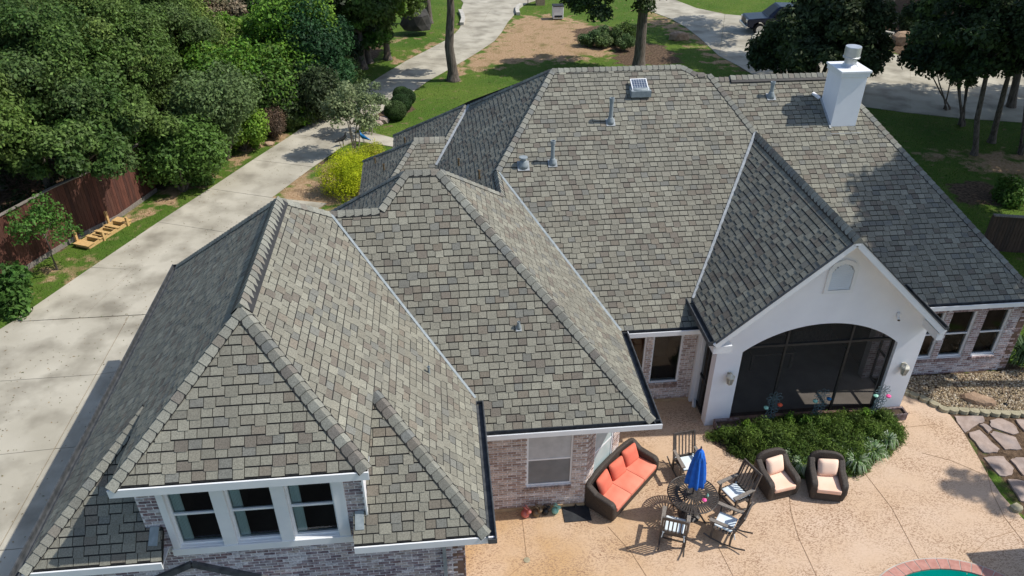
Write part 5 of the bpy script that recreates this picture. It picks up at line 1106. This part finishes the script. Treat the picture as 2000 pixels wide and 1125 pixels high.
blades('grass', 120000, lawn_pts, .07, .012, [(.075,.15,.018),(.1,.18,.024),(.15,.2,.04),(.055,.11,.015),(.2,.18,.08)], 1, label='short green lawn grass', cat='grass')
bed_poly = PX((1384,850),(1391,868),(1440,893),(1500,915),(1560,932),(1608,932),(1680,922),(1735,880),(1760,850),(1750,822),(1720,812),(1600,818),(1440,834))
def bed_pts(rg, n):
    b = np.array(bed_poly); x = rg.uniform(b[:,0].min(), b[:,0].max(), n*3); y = rg.uniform(b[:,1].min(), b[:,1].max(), n*3); ok = pip(x, y, bed_poly); x, y = x[ok][:n], y[ok][:n]
    m_ = np.sin(x*7.1+np.sin(y*5))*np.cos(y*6.3+np.sin(x*4)); d = pdist(x, y, bed_poly); z = np.clip(d*2.2, 0, 1)*(.36+.12*m_)+rg.uniform(-.05,.07,len(x)); return np.stack([x, y, np.maximum(z, 0)], 1)
rg_ = np.random.RandomState(12); jb_ = []
P2 = bed_pts(rg_, 420)
for p_ in P2: jb_.append((p_[0], p_[1], max(p_[2]-.05, .05), rg_.uniform(.1,.24)))
jp = leaves('juniper', jb_, 62000, .055, [(.09,.16,.025),(.13,.21,.035),(.06,.11,.02),(.18,.26,.05),(.1,.15,.035),(.05,.085,.02)], 12, mt='leaf_soft', aspect=.2, up=.15, shell=(.4,1.3))
tag(jp, 'dense feathery green groundcover in the curved bed before the porch', 'groundcover', kind='stuff')
def strap(px, py, L, n, tints, label, seed, w=.012, name='ornamental_grass', h=.5, pot=False):
    p = at(px, py, 0); q = MB(); rr = random.Random(seed)
    for i in range(n):
        a = rr.uniform(0, 6.28); l = L*rr.uniform(.6,1.1); hh = h*rr.uniform(.5,1.1); t = rr.choice(tints); ca, sa = math.cos(a), math.sin(a)
        P = [(ca*l*f, sa*l*f, hh*math.sin(f*2.6)*.95+.02) for f in (0,.35,.7,1.)]; W = [w, w*1.1, w*.8, .001]
        for j in range(3): q.face([(P[j][0]-sa*W[j], P[j][1]+ca*W[j], P[j][2]), (P[j][0]+sa*W[j], P[j][1]-ca*W[j], P[j][2]), (P[j+1][0]+sa*W[j+1], P[j+1][1]-ca*W[j+1], P[j+1][2]), (P[j+1][0]-sa*W[j+1], P[j+1][1]+ca*W[j+1], P[j+1][2])], t)
    o = q.build(name, M['leaf_soft'], label=label, cat='plant'); o.location = p; return o
VG = [(.38,.48,.3),(.55,.62,.46),(.26,.38,.18),(.14,.25,.08)]
for i, (px, py, l, lab) in enumerate([(1668,912,.3,'variegated grass clump nearest the camera at the bed edge'), (1700,893,.32,'large variegated grass clump right of the nearest one'), (1728,873,.22,'variegated grass clump at the right tip of the bed'), (1680,882,.25,'variegated grass clump behind the nearest one'), (1565,922,.24,'variegated grass tuft between the two armchairs'), (1545,905,.22,'variegated grass tuft behind the left armchair'), (1635,880,.24,'variegated grass tuft behind the right armchair'), (1575,905,.2,'small variegated tuft left of the right armchair')]):
    strap(px, py, l*1.4, 170, VG, lab, 200+i, h=.42, w=.014)
strap(1990, 712, .75, 130, [(.07,.13,.05),(.1,.16,.07),(.05,.09,.04)], 'strappy dark green plant at the right end of the brick wall', 220, w=.03, h=.9, name='strappy_plant')
for i, (px, py, lab) in enumerate([(1688,815,'bright lime plant at the foot of the right wire trellis'), (1462,835,'bright lime plant at the foot of the left wire trellis'), (1542,822,'slim leafy stem rising left of the middle trellis'), (1570,824,'small leafy plant under the middle trellis')]):
    shrub('young_plant', px, py, .35, .16, .3, 500, .035, LIME, lab, 230+i, mt='leaf_soft')

# ------------------------------------------------------------------ fence and timber frame
fp = [at(0-160, 632), at(0, 560), at(71, 516), at(139, 474), at(231, 427.5), at(306, 374)]
fence = empty('wooden_fence', at(139, 474), label='tall red brown stained board fence with a top cap', cat='fence')
finv = Matrix.Translation(-fence.location); RB = [(.09,.036,.026),(.11,.043,.03),(.07,.031,.024),(.125,.052,.036),(.095,.042,.03)]; FH = 2.35
for i in range(len(fp)-1):
    a, b = fp[i], fp[i+1]; L = (b-a).length; n = int(L/.147); d = (b-a)/L
    for k in range(n):
        s0 = a+d*(k*L/n+.004); s1 = a+d*((k+1)*L/n-.004); t = random.choice(RB); f = random.uniform(.8,1.15); q = MB(); hz = FH+random.uniform(-.02,.02)
        q.bar((s0+s1)/2+Vector((0,0,.18)), (s0+s1)/2+Vector((0,0,hz)), (s1-s0).length, .022, up=(d.y,-d.x,0), tint=tuple(c*f for c in t)); o = q.build('board', M['wood_red'], fence, loc=None); o.matrix_parent_inverse = finv
    q = MB(); q.bar(a+Vector((0,0,FH+.03)), b+Vector((0,0,FH+.03)), .14, .04); o = q.build('cap_rail', M['wood_grey'], fence); o.matrix_parent_inverse = finv
    q = MB(); q.bar(a+Vector((.03,0,.09)), b+Vector((.03,0,.09)), .03, .2); o = q.build('kick_board', M['wood_grey'], fence); o.matrix_parent_inverse = finv
a, b = at(1915, 488), at(2080, 500); rf = empty('wooden_fence', a, label='grey brown fence behind the right roof corner', cat='fence'); finv = Matrix.Translation(-rf.location)
n = 26
for k in range(n):
    s0 = a+(b-a)*(k/n); q = MB(); q.bar(s0+Vector((0,0,.0)), s0+Vector((0,0,1.5)), (b-a).length/n-.01, .022, up=((b-a).y,-(b-a).x,0), tint=random.choice([(.09,.06,.045),(.07,.05,.04)])); o = q.build('board', M['wood_red'], rf); o.matrix_parent_inverse = finv
q = MB(); q.bar(a+Vector((0,0,1.52)), b+Vector((0,0,1.52)), .16, .05); o = q.build('cap_rail', M['wood_grey'], rf); o.matrix_parent_inverse = finv
# unfinished timber frame lying by the fence
a, b = at(150, 482), at(232, 432); d = (b-a).normalized(); nrm = Vector((d.y, -d.x, 0)); L = (b-a).length
tf = empty('timber_frame', a, math.atan2(d.y, d.x), label='new pine timber frame with cross boards and four uprights beside the fence', cat='timber frame')
for yy in (0, -.62): q = MB(); q.bar((0,yy,.08), (L,yy,.08), .045, .14); q.build('side_rail', M['wood_new'], tf)
for k in range(9): q = MB(); x = L*k/8; q.box(x-.02, x+.02, -.6, -.02, .03, .15); q.build('joist', M['wood_new'], tf)
for x0, x1 in ((-.08,.28), (.55,.7), (1.0,1.15), (1.5,1.65), (L-.3,L+.05)): q = MB(); q.box(x0, x1, -.68, .05, .155, .18); q.build('deck_board', M['wood_new'], tf)
for x, yy, h in ((.15,.06,.62), (L-.45,.06,.66), (.75,-.66,.4), (L-.2,-.66,.4)): q = MB(); q.box(x-.045, x+.045, yy-.045, yy+.045, 0, h); q.build('post', M['wood_new'], tf)

# ------------------------------------------------------------------ garden birds, mailbox, bin, utility
def bird(px, py, mt, label, s=1., rz=0.):
    g = empty('garden_bird', at(px, py), rz, label=label, cat='statue')
    q = MB()
    for y in (-.04,.04): q.tube([(0,y,0),(0,y,.4*s)], .012, 6)
    q.build('legs', M['black'], g); q = MB(); q.tube([(-.5*s,0,.36*s),(-.25*s,0,.42*s),(0,0,.48*s),(.15*s,0,.56*s),(.2*s,0,.72*s),(.22*s,0,.82*s)], [.02,.06*s,.12*s,.09*s,.04*s,.045*s], 10); o = q.build('body', M[mt], g, smooth=True)
    q = MB(); q.tube([(.24*s,0,.84*s),(.32*s,0,.82*s)], [.02*s,.004], 6); q.build('beak', M['black'], g)
bird(711, 283, 'blue_feather', 'blue metal peacock statue beside the walkway', .9, 2.6); bird(671, 286, 'black', 'black metal bird statue at the driveway edge', .85, .5)
g = empty('mailbox_pillar', at(1055, 9), label='square brick mailbox pillar at the top edge by the street', cat='mailbox'); q = MB(); q.box(-.35,.35,-.35,.35,0,1.5); q.build('pillar', M['dark_brick'] if False else mat('tan_brick', (.33,.23,.16), (.42,.3,.22), scale=8, rough=.9), g); q = MB(); q.box(-.4,.4,-.4,.4,1.5,1.6); q.build('capstone', M['kerb'], g)
g = empty('white_cabinet', at(1089, 37), label='small white cabinet with a dark top under the far dark tree', cat='cabinet'); q = MB(); q.box(-.4,.4,-.35,.35,.08,1.0); bevel(q.build('body', M['trim'], g), .03); q = MB(); q.box(-.43,.43,-.38,.38,1.0,1.07); q.build('lid', M['rubber'], g); q = MB(); q.box(-.3,.3,-.37,-.352,.2,.35); q.build('grille', M['rubber'], g)
g = empty('path_light', at(1031, 8), label='short lamp stake by the brick mailbox pillar', cat='lamp'); q = MB(); q.tube([(0,0,0),(0,0,.5)], .03, 6); q.build('stake', M['black'], g); q = MB(); q.lathe([(.12,.5),(.04,.62)], (0,0,0), 8); q.build('shade', M['black'], g)
# neighbour's brown building, mostly behind trees
g = empty('neighbour_house', (43, 60, 0), label='low brown brick building with a grey roof behind the right trees', cat='house')
q = MB(); q.box(-6,6,-5,5,0,2.6); q.build('wall', M['dark_brick'], g); q = MB(); q.poly([(-6.6,-5.6,2.6),(6.6,-5.6,2.6),(6.6,5.6,2.6),(-6.6,5.6,2.6),(-3,0,4.8),(3,0,4.8)], [(0,1,5,4),(1,2,5),(2,3,4,5),(3,0,4),(3,2,1,0)]); q.build('roof', M['asphalt_roof'], g)
q = MB(); q.bar((-6.6,-5.65,2.58),(6.6,-5.65,2.58),.1,.14); q.build('gutter', M['trim'], g); q = MB(); q.box(-4.6,-3.4,-5.04,-4.98,.9,2.1); q.build('window', M['rubber'], g)
# shingled pool house corner right of the frame: casts the shadow at the lower right
g = empty('pool_house', (16.4, 8.2, 0), label='pool house outside the frame whose roof corner shades the patio', cat='building')
q = MB(); q.poly([(-2.3,2.25,3.),(2.6,2.25,3.),(2.6,-4,3.),(-2.3,-4,3.),(.2,-.2,3.7),(.2,-1.5,3.7)], [(0,4,5,3),(0,1,4),(1,2,5,4),(2,3,5),(0,3,2,1)]); q.build('roof', M['asphalt_roof'], g)
for x, y in ((-1.9,1.9),(2.2,1.9),(2.2,-3.6),(-1.9,-3.6)): q = MB(); q.box(x-.08,x+.08,y-.08,y+.08,0,3.); q.build('post', M['trim'], g)

# ------------------------------------------------------------------ truck
g = empty('pickup_truck', at(1475, 62), R(-6), label='dark navy pickup truck parked on the shaded driveway, nose to the left', cat='truck')
def prof(q, pts, y0, y1, m=0, inset_top=None):
    n = len(pts); 
    q.poly([(x, y0, z) for x, z in pts]+[(x, y1, z) for x, z in pts], [tuple(range(n)), tuple(range(2*n-1, n-1, -1))]+[(i, n+i, n+(i+1) % n, (i+1) % n) for i in range(n)], None, m)
q = MB(); prof(q, [(-.9,.55),(-.95,.95),(-.85,1.12),(.45,1.2),(1.0,1.24),(4.7,1.24),(4.75,.55),(3.9,.5),(3.85,.75),(3.6,.9),(3.2,.9),(2.95,.75),(2.9,.5),(.5,.5),(.45,.75),(.2,.9),(-.2,.9),(-.45,.75),(-.5,.5)], -.95, .95); bevel(q.build('body', M['paint_navy'], g), .05, 3)
q = MB(); b4 = [(.5,1.22),(4.3,1.22),(4.1,1.9),(1.3,1.95)]
q.poly([(x,-.9,z) if z < 1.5 else (x,-.7,z) for x, z in b4]+[(x,.9,z) if z < 1.5 else (x,.7,z) for x, z in b4], [(0,1,2,3),(7,6,5,4),(0,3,7,4),(3,2,6,7),(2,1,5,6)]); bevel(q.build('cabin', M['paint_navy'], g), .04, 3)
q = MB()
for sy in (-1, 1):
    f = lambda z: sy*(.905-(z-1.22)*.28)
    for x0, x1, xt0, xt1 in ((.85,1.75,1.32,1.75), (1.85,2.8,1.85,2.78), (2.9,4.05,2.9,3.9)):
        q.face([(x0,f(1.28)+sy*.012,1.28),(x1,f(1.28)+sy*.012,1.28),(xt1,f(1.8)+sy*.012,1.8),(xt0,f(1.8)+sy*.012,1.8)])
q.build('side_glass', M['black'], g); q = MB(); q.face([(.55,-.8,1.3),(.55,.8,1.3),(1.17,.64,1.87),(1.17,-.64,1.87)]); q.build('windscreen', M['black'], g)
for x in (0, 3.4):
    for sy in (-1, 1):
        wl_ = empty('wheel', (x, sy*.88, .4), parent=g); q = MB(); q.tube([(0,-.13,0),(0,.13,0)], .4, 20); q.build('tyre', M['tyre'], wl_)
        q = MB(); q.tube([(0,sy*.125,0),(0,sy*.14,0)], .27, 16)
        for k in range(6): a = k*math.pi/3; q.bar((0,sy*.15,0),(.25*math.cos(a),sy*.15,.25*math.sin(a)),.05,.02,(0,1,0))
        q.build('rim', M['chrome'], wl_)
for sy in (-.7,.7): q = MB(); q.box(-.975,-.93,sy-.17,sy+.17,.85,1.05); q.build('headlight', M['chrome'], g)
q = MB(); q.box(-.97,-.93,-.5,.5,.7,1.05); q.build('grille', M['black'], g); q = MB(); q.box(-1.05,-.9,-.95,.95,.45,.65); bevel(q.build('bumper', M['chrome'], g), .03)
for sy in (-1,1): q = MB(); q.box(.95,1.1,sy*1.02-.1,sy*1.02+.1,1.2,1.36); bevel(q.build('mirror', M['black'], g), .02)

# ------------------------------------------------------------------ patio furniture
def cushion(name, w_, d_, h_, mt, parent, loc, rot=(0,0,0), puff=.5):
    bm = bmesh.new(); bmesh.ops.create_grid(bm, x_segments=9, y_segments=9, size=1)
    top = [v for v in bm.verts]; r = bmesh.ops.duplicate(bm, geom=bm.verts[:]+bm.edges[:]+bm.faces[:]); bot = [x for x in r['geom'] if isinstance(x, bmesh.types.BMVert)]
    def sh(v, s):
        x, y = v.co.x, v.co.y; e = (1-abs(x)**3.2)*(1-abs(y)**3.2); k = 1-.05*puff*(1-e)
        v.co = Vector((x*w_/2*(k if abs(y) > .8 else 1), y*d_/2*(k if abs(x) > .8 else 1), s*h_/2*((1-puff)+puff*max(e, 0)**.45)))
    for v in top: sh(v, 1)
    for v in bot: sh(v, -1)
    for f in [x for x in r['geom'] if isinstance(x, bmesh.types.BMFace)]: f.normal_flip()
    be = [e for e in bm.edges if e.is_boundary]
    bmesh.ops.bridge_loops(bm, edges=be)
    bmesh.ops.recalc_face_normals(bm, faces=bm.faces[:])
    me = bpy.data.meshes.new(name); bm.to_mesh(me); bm.free(); me.materials.append(M[mt]); me.polygons.foreach_set('use_smooth', [True]*len(me.polygons)); o = bpy.data.objects.new(name, me); col.objects.link(o)
    o.parent = parent; o.location = loc; o.rotation_euler = rot
    if puff < .3: bevel(o, .012)
    return o
def wick_frame(g, W, D, seat=.33, arm=.6, back=.92):
    """woven shell: front faces -y"""
    t = .13
    q = MB(); q.box(-W/2+t*.5, W/2-t*.5, -D/2+.03, D/2-t*.6, .03, seat-.04); bevel(q.build('seat_base', M['wicker'], g), .03)
    for sx in (-1, 1):
        q = MB(); ps = [(-D/2+.03,.03),(-D/2,.3),(-D/2+.02,arm-.08),(-D/2+.1,arm),(D/2-.3,arm+.04),(D/2-.12,arm+.16),(D/2,arm+.2),(D/2,.03)]; n = len(ps); x0, x1 = sx*(W/2-t), sx*(W/2+.0)
        q.poly([(x0,y,z) for y, z in ps]+[(x1+(sx*.04 if z > .4 else 0),y,z) for y, z in ps], [tuple(range(n)), tuple(range(2*n-1,n-1,-1))]+[(i,n+i,n+(i+1)%n,(i+1)%n) for i in range(n)]); bevel(q.build('arm', M['wicker'], g), .05, 3)
    q = MB(); nseg = 12; V = []; 
    for i in range(nseg+1):
        f = i/nseg; x = -W/2+W*f; zt = back-.13*abs(2*f-1)**3.5; cur = .03*abs(2*f-1)**2
        V += [(x, D/2-.12-cur, .2), (x, D/2-.05-cur, zt), (x, D/2+.05-cur, zt), (x, D/2-.0, .03)]
    F = []
    for i in range(nseg):
        b = i*4
        for j in range(3): F.append((b+j, b+4+j, b+5+j, b+1+j))
        F.append((b+3, b+7, b+4, b))
    F += [(0,1,2,3), (nseg*4+3, nseg*4+2, nseg*4+1, nseg*4)]
    q.poly(V, F); bevel(q.build('backrest', M['wicker'], g, smooth=False), .03, 3)
    for sx in (-1,1):
        for sy in (-1,1): q = MB(); q.box(sx*(W/2-.1)-.03, sx*(W/2-.1)+.03, sy*(D/2-.1)-.03, sy*(D/2-.1)+.03, 0, .06); q.build('leg', M['wicker'], g)
sofa = empty('wicker_sofa', (4.12, 13.34, .02), R(45), label='dark wicker three seat sofa with coral cushions against the bay window', cat='sofa'); wick_frame(sofa, 2.1, .86)
for i in (-1,0,1):
    cushion('seat_cushion', .61, .66, .14, 'coral_pale', sofa, (i*.615, -.1, .37), puff=.15); cushion('pillow', .52, .46, .2, 'coral', sofa, (i*.6+.02, .2, .63), (R(66), 0, R(random.uniform(-8,8))), puff=.85)
for (x, y, rz, lab) in ((8.0,13.05,10,'left wicker armchair with a bleached coral cushion'), (9.22,12.85,-14,'right wicker armchair with a bleached coral cushion')):
    g = empty('wicker_armchair', (x, y, .02), R(rz), label=lab, cat='armchair', group='wicker armchairs before the green bed'); wick_frame(g, .82, .84, back=.95)
    cushion('seat_cushion', .58, .66, .14, 'coral_cream', g, (0,-.1,.37), puff=.15); cushion('pillow', .5, .44, .2, 'coral_cream', g, (.02,.18,.62), (R(64),0,R(5)), puff=.85)
# table with slotted top and furled umbrella
TX, TY = 5.6, 12.42
tb = empty('patio_table', (TX, TY, .02), label='round cast metal patio table with radiating slots', cat='table')
q = MB(); q.tube([(.6*math.cos(a),.6*math.sin(a),.71) for a in [i*2*math.pi/40 for i in range(41)]], .016, 6); q.tube([(.36*math.cos(a),.36*math.sin(a),.71) for a in [i*2*math.pi/32 for i in range(33)]], .01, 5); q.tube([(.12*math.cos(a),.12*math.sin(a),.71) for a in [i*2*math.pi/20 for i in range(21)]], .016, 5); q.build('rim', M['cast'], tb)
for k in range(56):
    a = 2*math.pi*k/56; q = MB(); c, s = math.cos(a), math.sin(a); r0 = .1 if k % 2 == 0 else .36
    q.bar((c*r0,s*r0,.71),(c*.6,s*.6,.71),.036,.012); q.build('top_slat', M['cast'], tb)
q = MB(); q.lathe([(.1,.705),(.1,.72),(.03,.72)],(0,0,0),16); q.build('hub', M['cast'], tb)
for k in range(4):
    a = math.pi/4+k*math.pi/2; c, s = math.cos(a), math.sin(a); q = MB(); q.tube([(c*.45,s*.45,.7),(c*.2,s*.2,.5),(c*.16,s*.16,.3),(c*.38,s*.38,.06),(c*.44,s*.44,.01)], .022, 7); q.build('leg', M['cast'], tb)
q = MB(); q.lathe([(.27,0),(.27,.03),(.2,.07),(.05,.09),(.04,.35),(.03,.36)], (0,0,0), 20); q.build('umbrella_base', M['cast'], tb)
um = empty('patio_umbrella', (TX, TY, .1), label='furled bright blue umbrella standing through the table', cat='umbrella')
q = MB(); q.tube([(0,0,0),(0,0,2.2)], .02, 8); q.build('pole', M['cast'], um)
def pleat(a, z): return 1+.2*math.cos(a*8+z*1.2)
q = MB(); q.lathe([(.215,1.02),(.21,1.1),(.19,1.35),(.16,1.6),(.125,1.82),(.1,1.93),(.03,1.96)], (0,0,0), 64, f=pleat); q.lathe([(.19,1.0),(.185,1.02),(.02,1.06)], (0,0,0), 64, f=pleat); q.build('canopy', M['blue'], um, smooth=True)
q = MB(); q.lathe([(.125,1.8),(.105,1.95),(.07,2.06),(.03,2.1)], (0,0,0), 48, f=lambda a, z: 1+.1*math.cos(a*8)); q.build('top_cap', M['blue'], um, smooth=True); q = MB(); q.lathe([(.025,2.1),(.028,2.13),(.01,2.16)],(0,0,0),10); q.build('finial', M['blue'], um)
g = empty('toy_flower', (TX+.2, TY-.25, .755), label='small pink and green toy lying on the patio table', cat='toy'); q = MB(); q.lathe([(.05,0),(.06,.03),(.02,.06)],(0,0,0),8); q.build('bloom', M['pinkflower'], g); q = MB(); q.lathe([(.03,0),(.035,.02),(.01,.08)],(.12,.13,0),8); q.build('leaf_end', M['aqua'], g)
def rocker(x, y, rz, label):
    g = empty('rocking_chair', (x, y, .02), R(rz), label=label, cat='rocking chair', group='rocking chairs round the table'); W = .29; wd = 'chair_wood'
    for sx in (-1, 1):
        q = MB(); q.tube([(sx*W,-.42,.1),(sx*W,-.25,.045),(sx*W,.05,.025),(sx*W,.35,.06),(sx*W,.58,.14)], .02, 6); q.build('rocker_rail', M[wd], g)
        q = MB(); q.bar((sx*W,-.24,.05),(sx*W,-.24,.62),.045,.045,(0,1,0)); q.build('front_leg', M[wd], g)
        q = MB(); q.bar((sx*W,.22,.05),(sx*W,.22,.42),.045,.045,(0,1,0)); q.bar((sx*W,.22,.4),(sx*W*.98,.42,1.12),.045,.04,(0,1,0)); q.build('back_post', M[wd], g)
        q = MB(); q.poly([(sx*W-.05,-.34,.62),(sx*W+.05,-.34,.62),(sx*W+.035,.3,.64),(sx*W-.035,.3,.64),(sx*W-.05,-.34,.65),(sx*W+.05,-.34,.65),(sx*W+.035,.3,.67),(sx*W-.035,.3,.67)], [(4,5,6,7),(3,2,1,0),(0,1,5,4),(1,2,6,5),(2,3,7,6),(3,0,4,7)]); q.build('armrest', M['wood_grey'], g)
    for k in range(7): q = MB(); yy = -.25+k*.075; q.box(-W,W,yy,yy+.055,.4-.02*k*.3,.42-.02*k*.3); q.build('seat_slat', M[wd], g)
    n = Vector((0,.2,.72)).normalized()
    for z0, z1 in ((.0,.1), (.92,1.02)):
        q = MB(); a = Vector((-W,.24,.44))+n*(z0*.72); b = Vector((W,.24,.44))+n*(z0*.72); q.bar(a, b, .03, .08, (0,0,1)); q.build('back_rail', M[wd], g)
    for k in range(6): x_ = -W+.06+k*(2*W-.12)/5; q = MB(); q.bar((x_,.25,.46),(x_,.425,1.1),.032,.016,(0,1,0)); q.build('back_slat', M[wd], g)
    q = MB(); q.bar((-W,.22,.2),(W,.22,.2),.03,.03); q.bar((-W,-.24,.2),(W,-.24,.2),.03,.03)
    q.build('stretcher', M[wd], g)
    cushion('seat_pad', .46, .44, .05, 'seat_blue', g, (0,-.03,.44), puff=.2)
    for sx in (-1,1): q = MB(); q.lathe([(.03,0),(.035,.03),(.01,.05)],(sx*.24,.24,.42),7); q.tube([(sx*.24,.26,.44),(sx*.26,.3,.3)],.012,5); q.build('tie', M['seat_blue'], g)
rocker(5.9, 13.72, 8, 'rocking chair behind the table, farthest from the camera'); rocker(6.78, 12.62, -68, 'rocking chair right of the table next to the left armchair')
rocker(6.25, 11.72, -128, 'rocking chair at the lower right of the table, back to the camera'); rocker(5.0, 11.75, 158, 'rocking chair at the lower left of the table, back to the camera')
# rabbits, mat
def rabbit(px, py, mt, label, s=1., rz=0.):
    g = empty('rabbit_figurine', at(px, py, .02), rz, label=label, cat='figurine')
    q = MB(); q.lathe([(.05,0),(.1,.04),(.11,.1),(.08,.17),(.03,.2)],(0,0,0),12); q.tube([(0,-.05,.16),(0,-.1,.22)],[.05,.05],8); q.build('body', M[mt], g, smooth=True)
    q = MB(); q.lathe([(.02,-.06),(.055,-.03),(.06,.01),(.02,.06)],(0,-.11,.24),10); q.build('head', M[mt], g, smooth=True)
    for sx in (-1,1): q = MB(); q.tube([(sx*.02,-.09,.28),(sx*.035,.0,.34),(sx*.04,.06,.33)],[.012,.02,.008],6); q.build('ear', M[mt], g, smooth=True)
    g.scale = (s,s,s)
rabbit(1026,1008,'pink','pink glazed rabbit figurine, leftmost by the brick wall',1.,.9); rabbit(1047,1006,'bronze','bronze rabbit figurine second from the left',1.,1.); rabbit(1065,1003,'black','small black rabbit figurine third from the left',.8,1.9); rabbit(1084,1001,'aqua','pale green and pink figurine at the right of the rabbits',.85,1.3)
c = at(1126,1002,.03); q = MB(); q.box(-.33,.33,-.26,.26,0,.012); o = q.build('door_mat', M['rubber'], label='black square mat on the patio beside the sofa', cat='mat'); o.location = c
g = empty('small_lamp', at(1124,990,.042), label='little dark object standing on the black mat', cat='ornament'); q = MB(); q.lathe([(.05,0),(.03,.05),(.01,.1)],(0,0,0),8); q.build('body', M['black'], g)
# troughs and wire flowers
for px, py, lab in ((1418,836,'weathered trough planter at the foot of the left porch column'), (1733,808,'weathered trough planter at the foot of the right porch column')):
    p = at(px, py, 0); g = empty('trough_planter', (p.x, PW-.2, .02), label=lab, cat='planter'); q = MB()
    for a, b, c_, d_ in ((-.36,.36,-.15,-.12),(-.36,.36,.12,.15),(-.36,-.33,-.12,.12),(.33,.36,-.12,.12)): q.box(a,b,c_,d_,.02,.24)
    q.build('box', M['trough'], g); q = MB(); q.box(-.33,.33,-.12,.12,.02,.18); q.build('soil', M['mulch'], g)
    q = MB(); q.tube([(.36*sx,-.16*sy,.25) for sx, sy in ((-1,-1),(1,-1),(1,1),(-1,1),(-1,-1))], .009, 5)
    for k in range(7): q.tube([(-.34+.11*k,-.16,.25),(-.3+.11*k,-.17,.33),(-.24+.11*k,-.16,.25)], .005, 5)
    q.build('wire_rim', M['trough'], g)
def wflower(px, py, label, extra):
    p = at(px, py, 0); g = empty('wire_flower_trellis', (p.x, 15.2, .03), label=label, cat='garden ornament')
    q = MB()
    for sx in (-.16,0,.16): q.tube([(sx*.4,0,0),(sx*.8,0,.6),(sx*.5,0,1.1)], .007, 5)
    q.build('stems', M['wire'], g)
    for cx, cz, r in ((-.03,.42,.17),(.03,.72,.18),(0,1.08,.22)):
        q = MB()
        for k in range(8):
            a = k*math.pi/4; c_, s_ = math.cos(a), math.sin(a)
            q.tube([(cx+c_*r*f-s_*w_, -.02*f, cz+s_*r*f+c_*w_) for f, w_ in ((.25,0),(.6,.045),(.9,.04),(1.05,0),(.9,-.04),(.6,-.045),(.25,0))], .007, 5, cap=False)
        q.tube([(cx+.045*math.cos(a), -.01, cz+.045*math.sin(a)) for a in [i*math.pi/6 for i in range(13)]], .008, 5)
        q.build('flower', M['wire'], g)
    for ex, ez, mt_ in extra: q = MB(); q.lathe([(.01,-.05),(.06,-.02),(.07,.02),(.02,.04)],(ex,-.05,ez),8); q.build('bloom', M[mt_], g)
wflower(1487,815,'wire flower trellis with a red bloom, leftmost before the porch screen',[(.18,.85,'redflower'),(-.2,.78,'aqua')])
wflower(1578,812,'wire flower trellis in the middle before the porch screen',[(-.18,.9,'aqua'),(.2,.95,'blue_feather')])
wflower(1688,800,'wire flower trellis with a pink bloom, rightmost before the porch screen',[(.2,.9,'pinkflower'),(-.18,.95,'aqua')])
g = empty('glass_ball', at(1650,878,.1), label='dark teal garden globe half hidden in the variegated grass', cat='ornament'); q = MB(); q.lathe([(.03,-.13),(.1,-.1),(.14,0),(.1,.1),(.03,.13)],(0,0,.15),14); q.build('globe', M['blue_feather'], g, smooth=True); q = MB(); q.lathe([(.06,0),(.05,.04)],(-.05,-.14,.0),8); q.build('red_bloom', M['redflower'], g)
print('objects', len(bpy.data.objects))

# fallen leaves on the paving and lawn edges
rg_ = np.random.RandomState(9); n = 5200; x = rg_.uniform(-16, 3, n*3); y = rg_.uniform(12, 60, n*3); keep = np.zeros(n*3, bool)
for s_ in slabs: keep |= pip(x, y, s_)
dd = np.full(n*3, 9.)
for s_ in slabs[:16]: pass
keep &= (rg_.uniform(0, 1, n*3) < .30+.5*(np.sin(x*1.7+y*.6) > .6)); x, y = x[keep][:n], y[keep][:n]; q = MB()
for i in range(len(x)):
    a = rg_.uniform(0, 6.28); r = rg_.uniform(.012, .035); c_, s2 = math.cos(a), math.sin(a); t = [(.2,.13,.06),(.28,.2,.09),(.12,.09,.05),(.1,.12,.04)][i % 4]; z = .035
    q.face([(x[i]-c_*r,y[i]-s2*r,z),(x[i]+s2*r*.5,y[i]-c_*r*.5,z+.008),(x[i]+c_*r,y[i]+s2*r,z+.004),(x[i]-s2*r*.5,y[i]+c_*r*.5,z+.01)], t)
q.build('fallen_leaves', M['leaf_soft'], label='small brown fallen leaves scattered over the driveway', cat='leaves', kind='stuff')
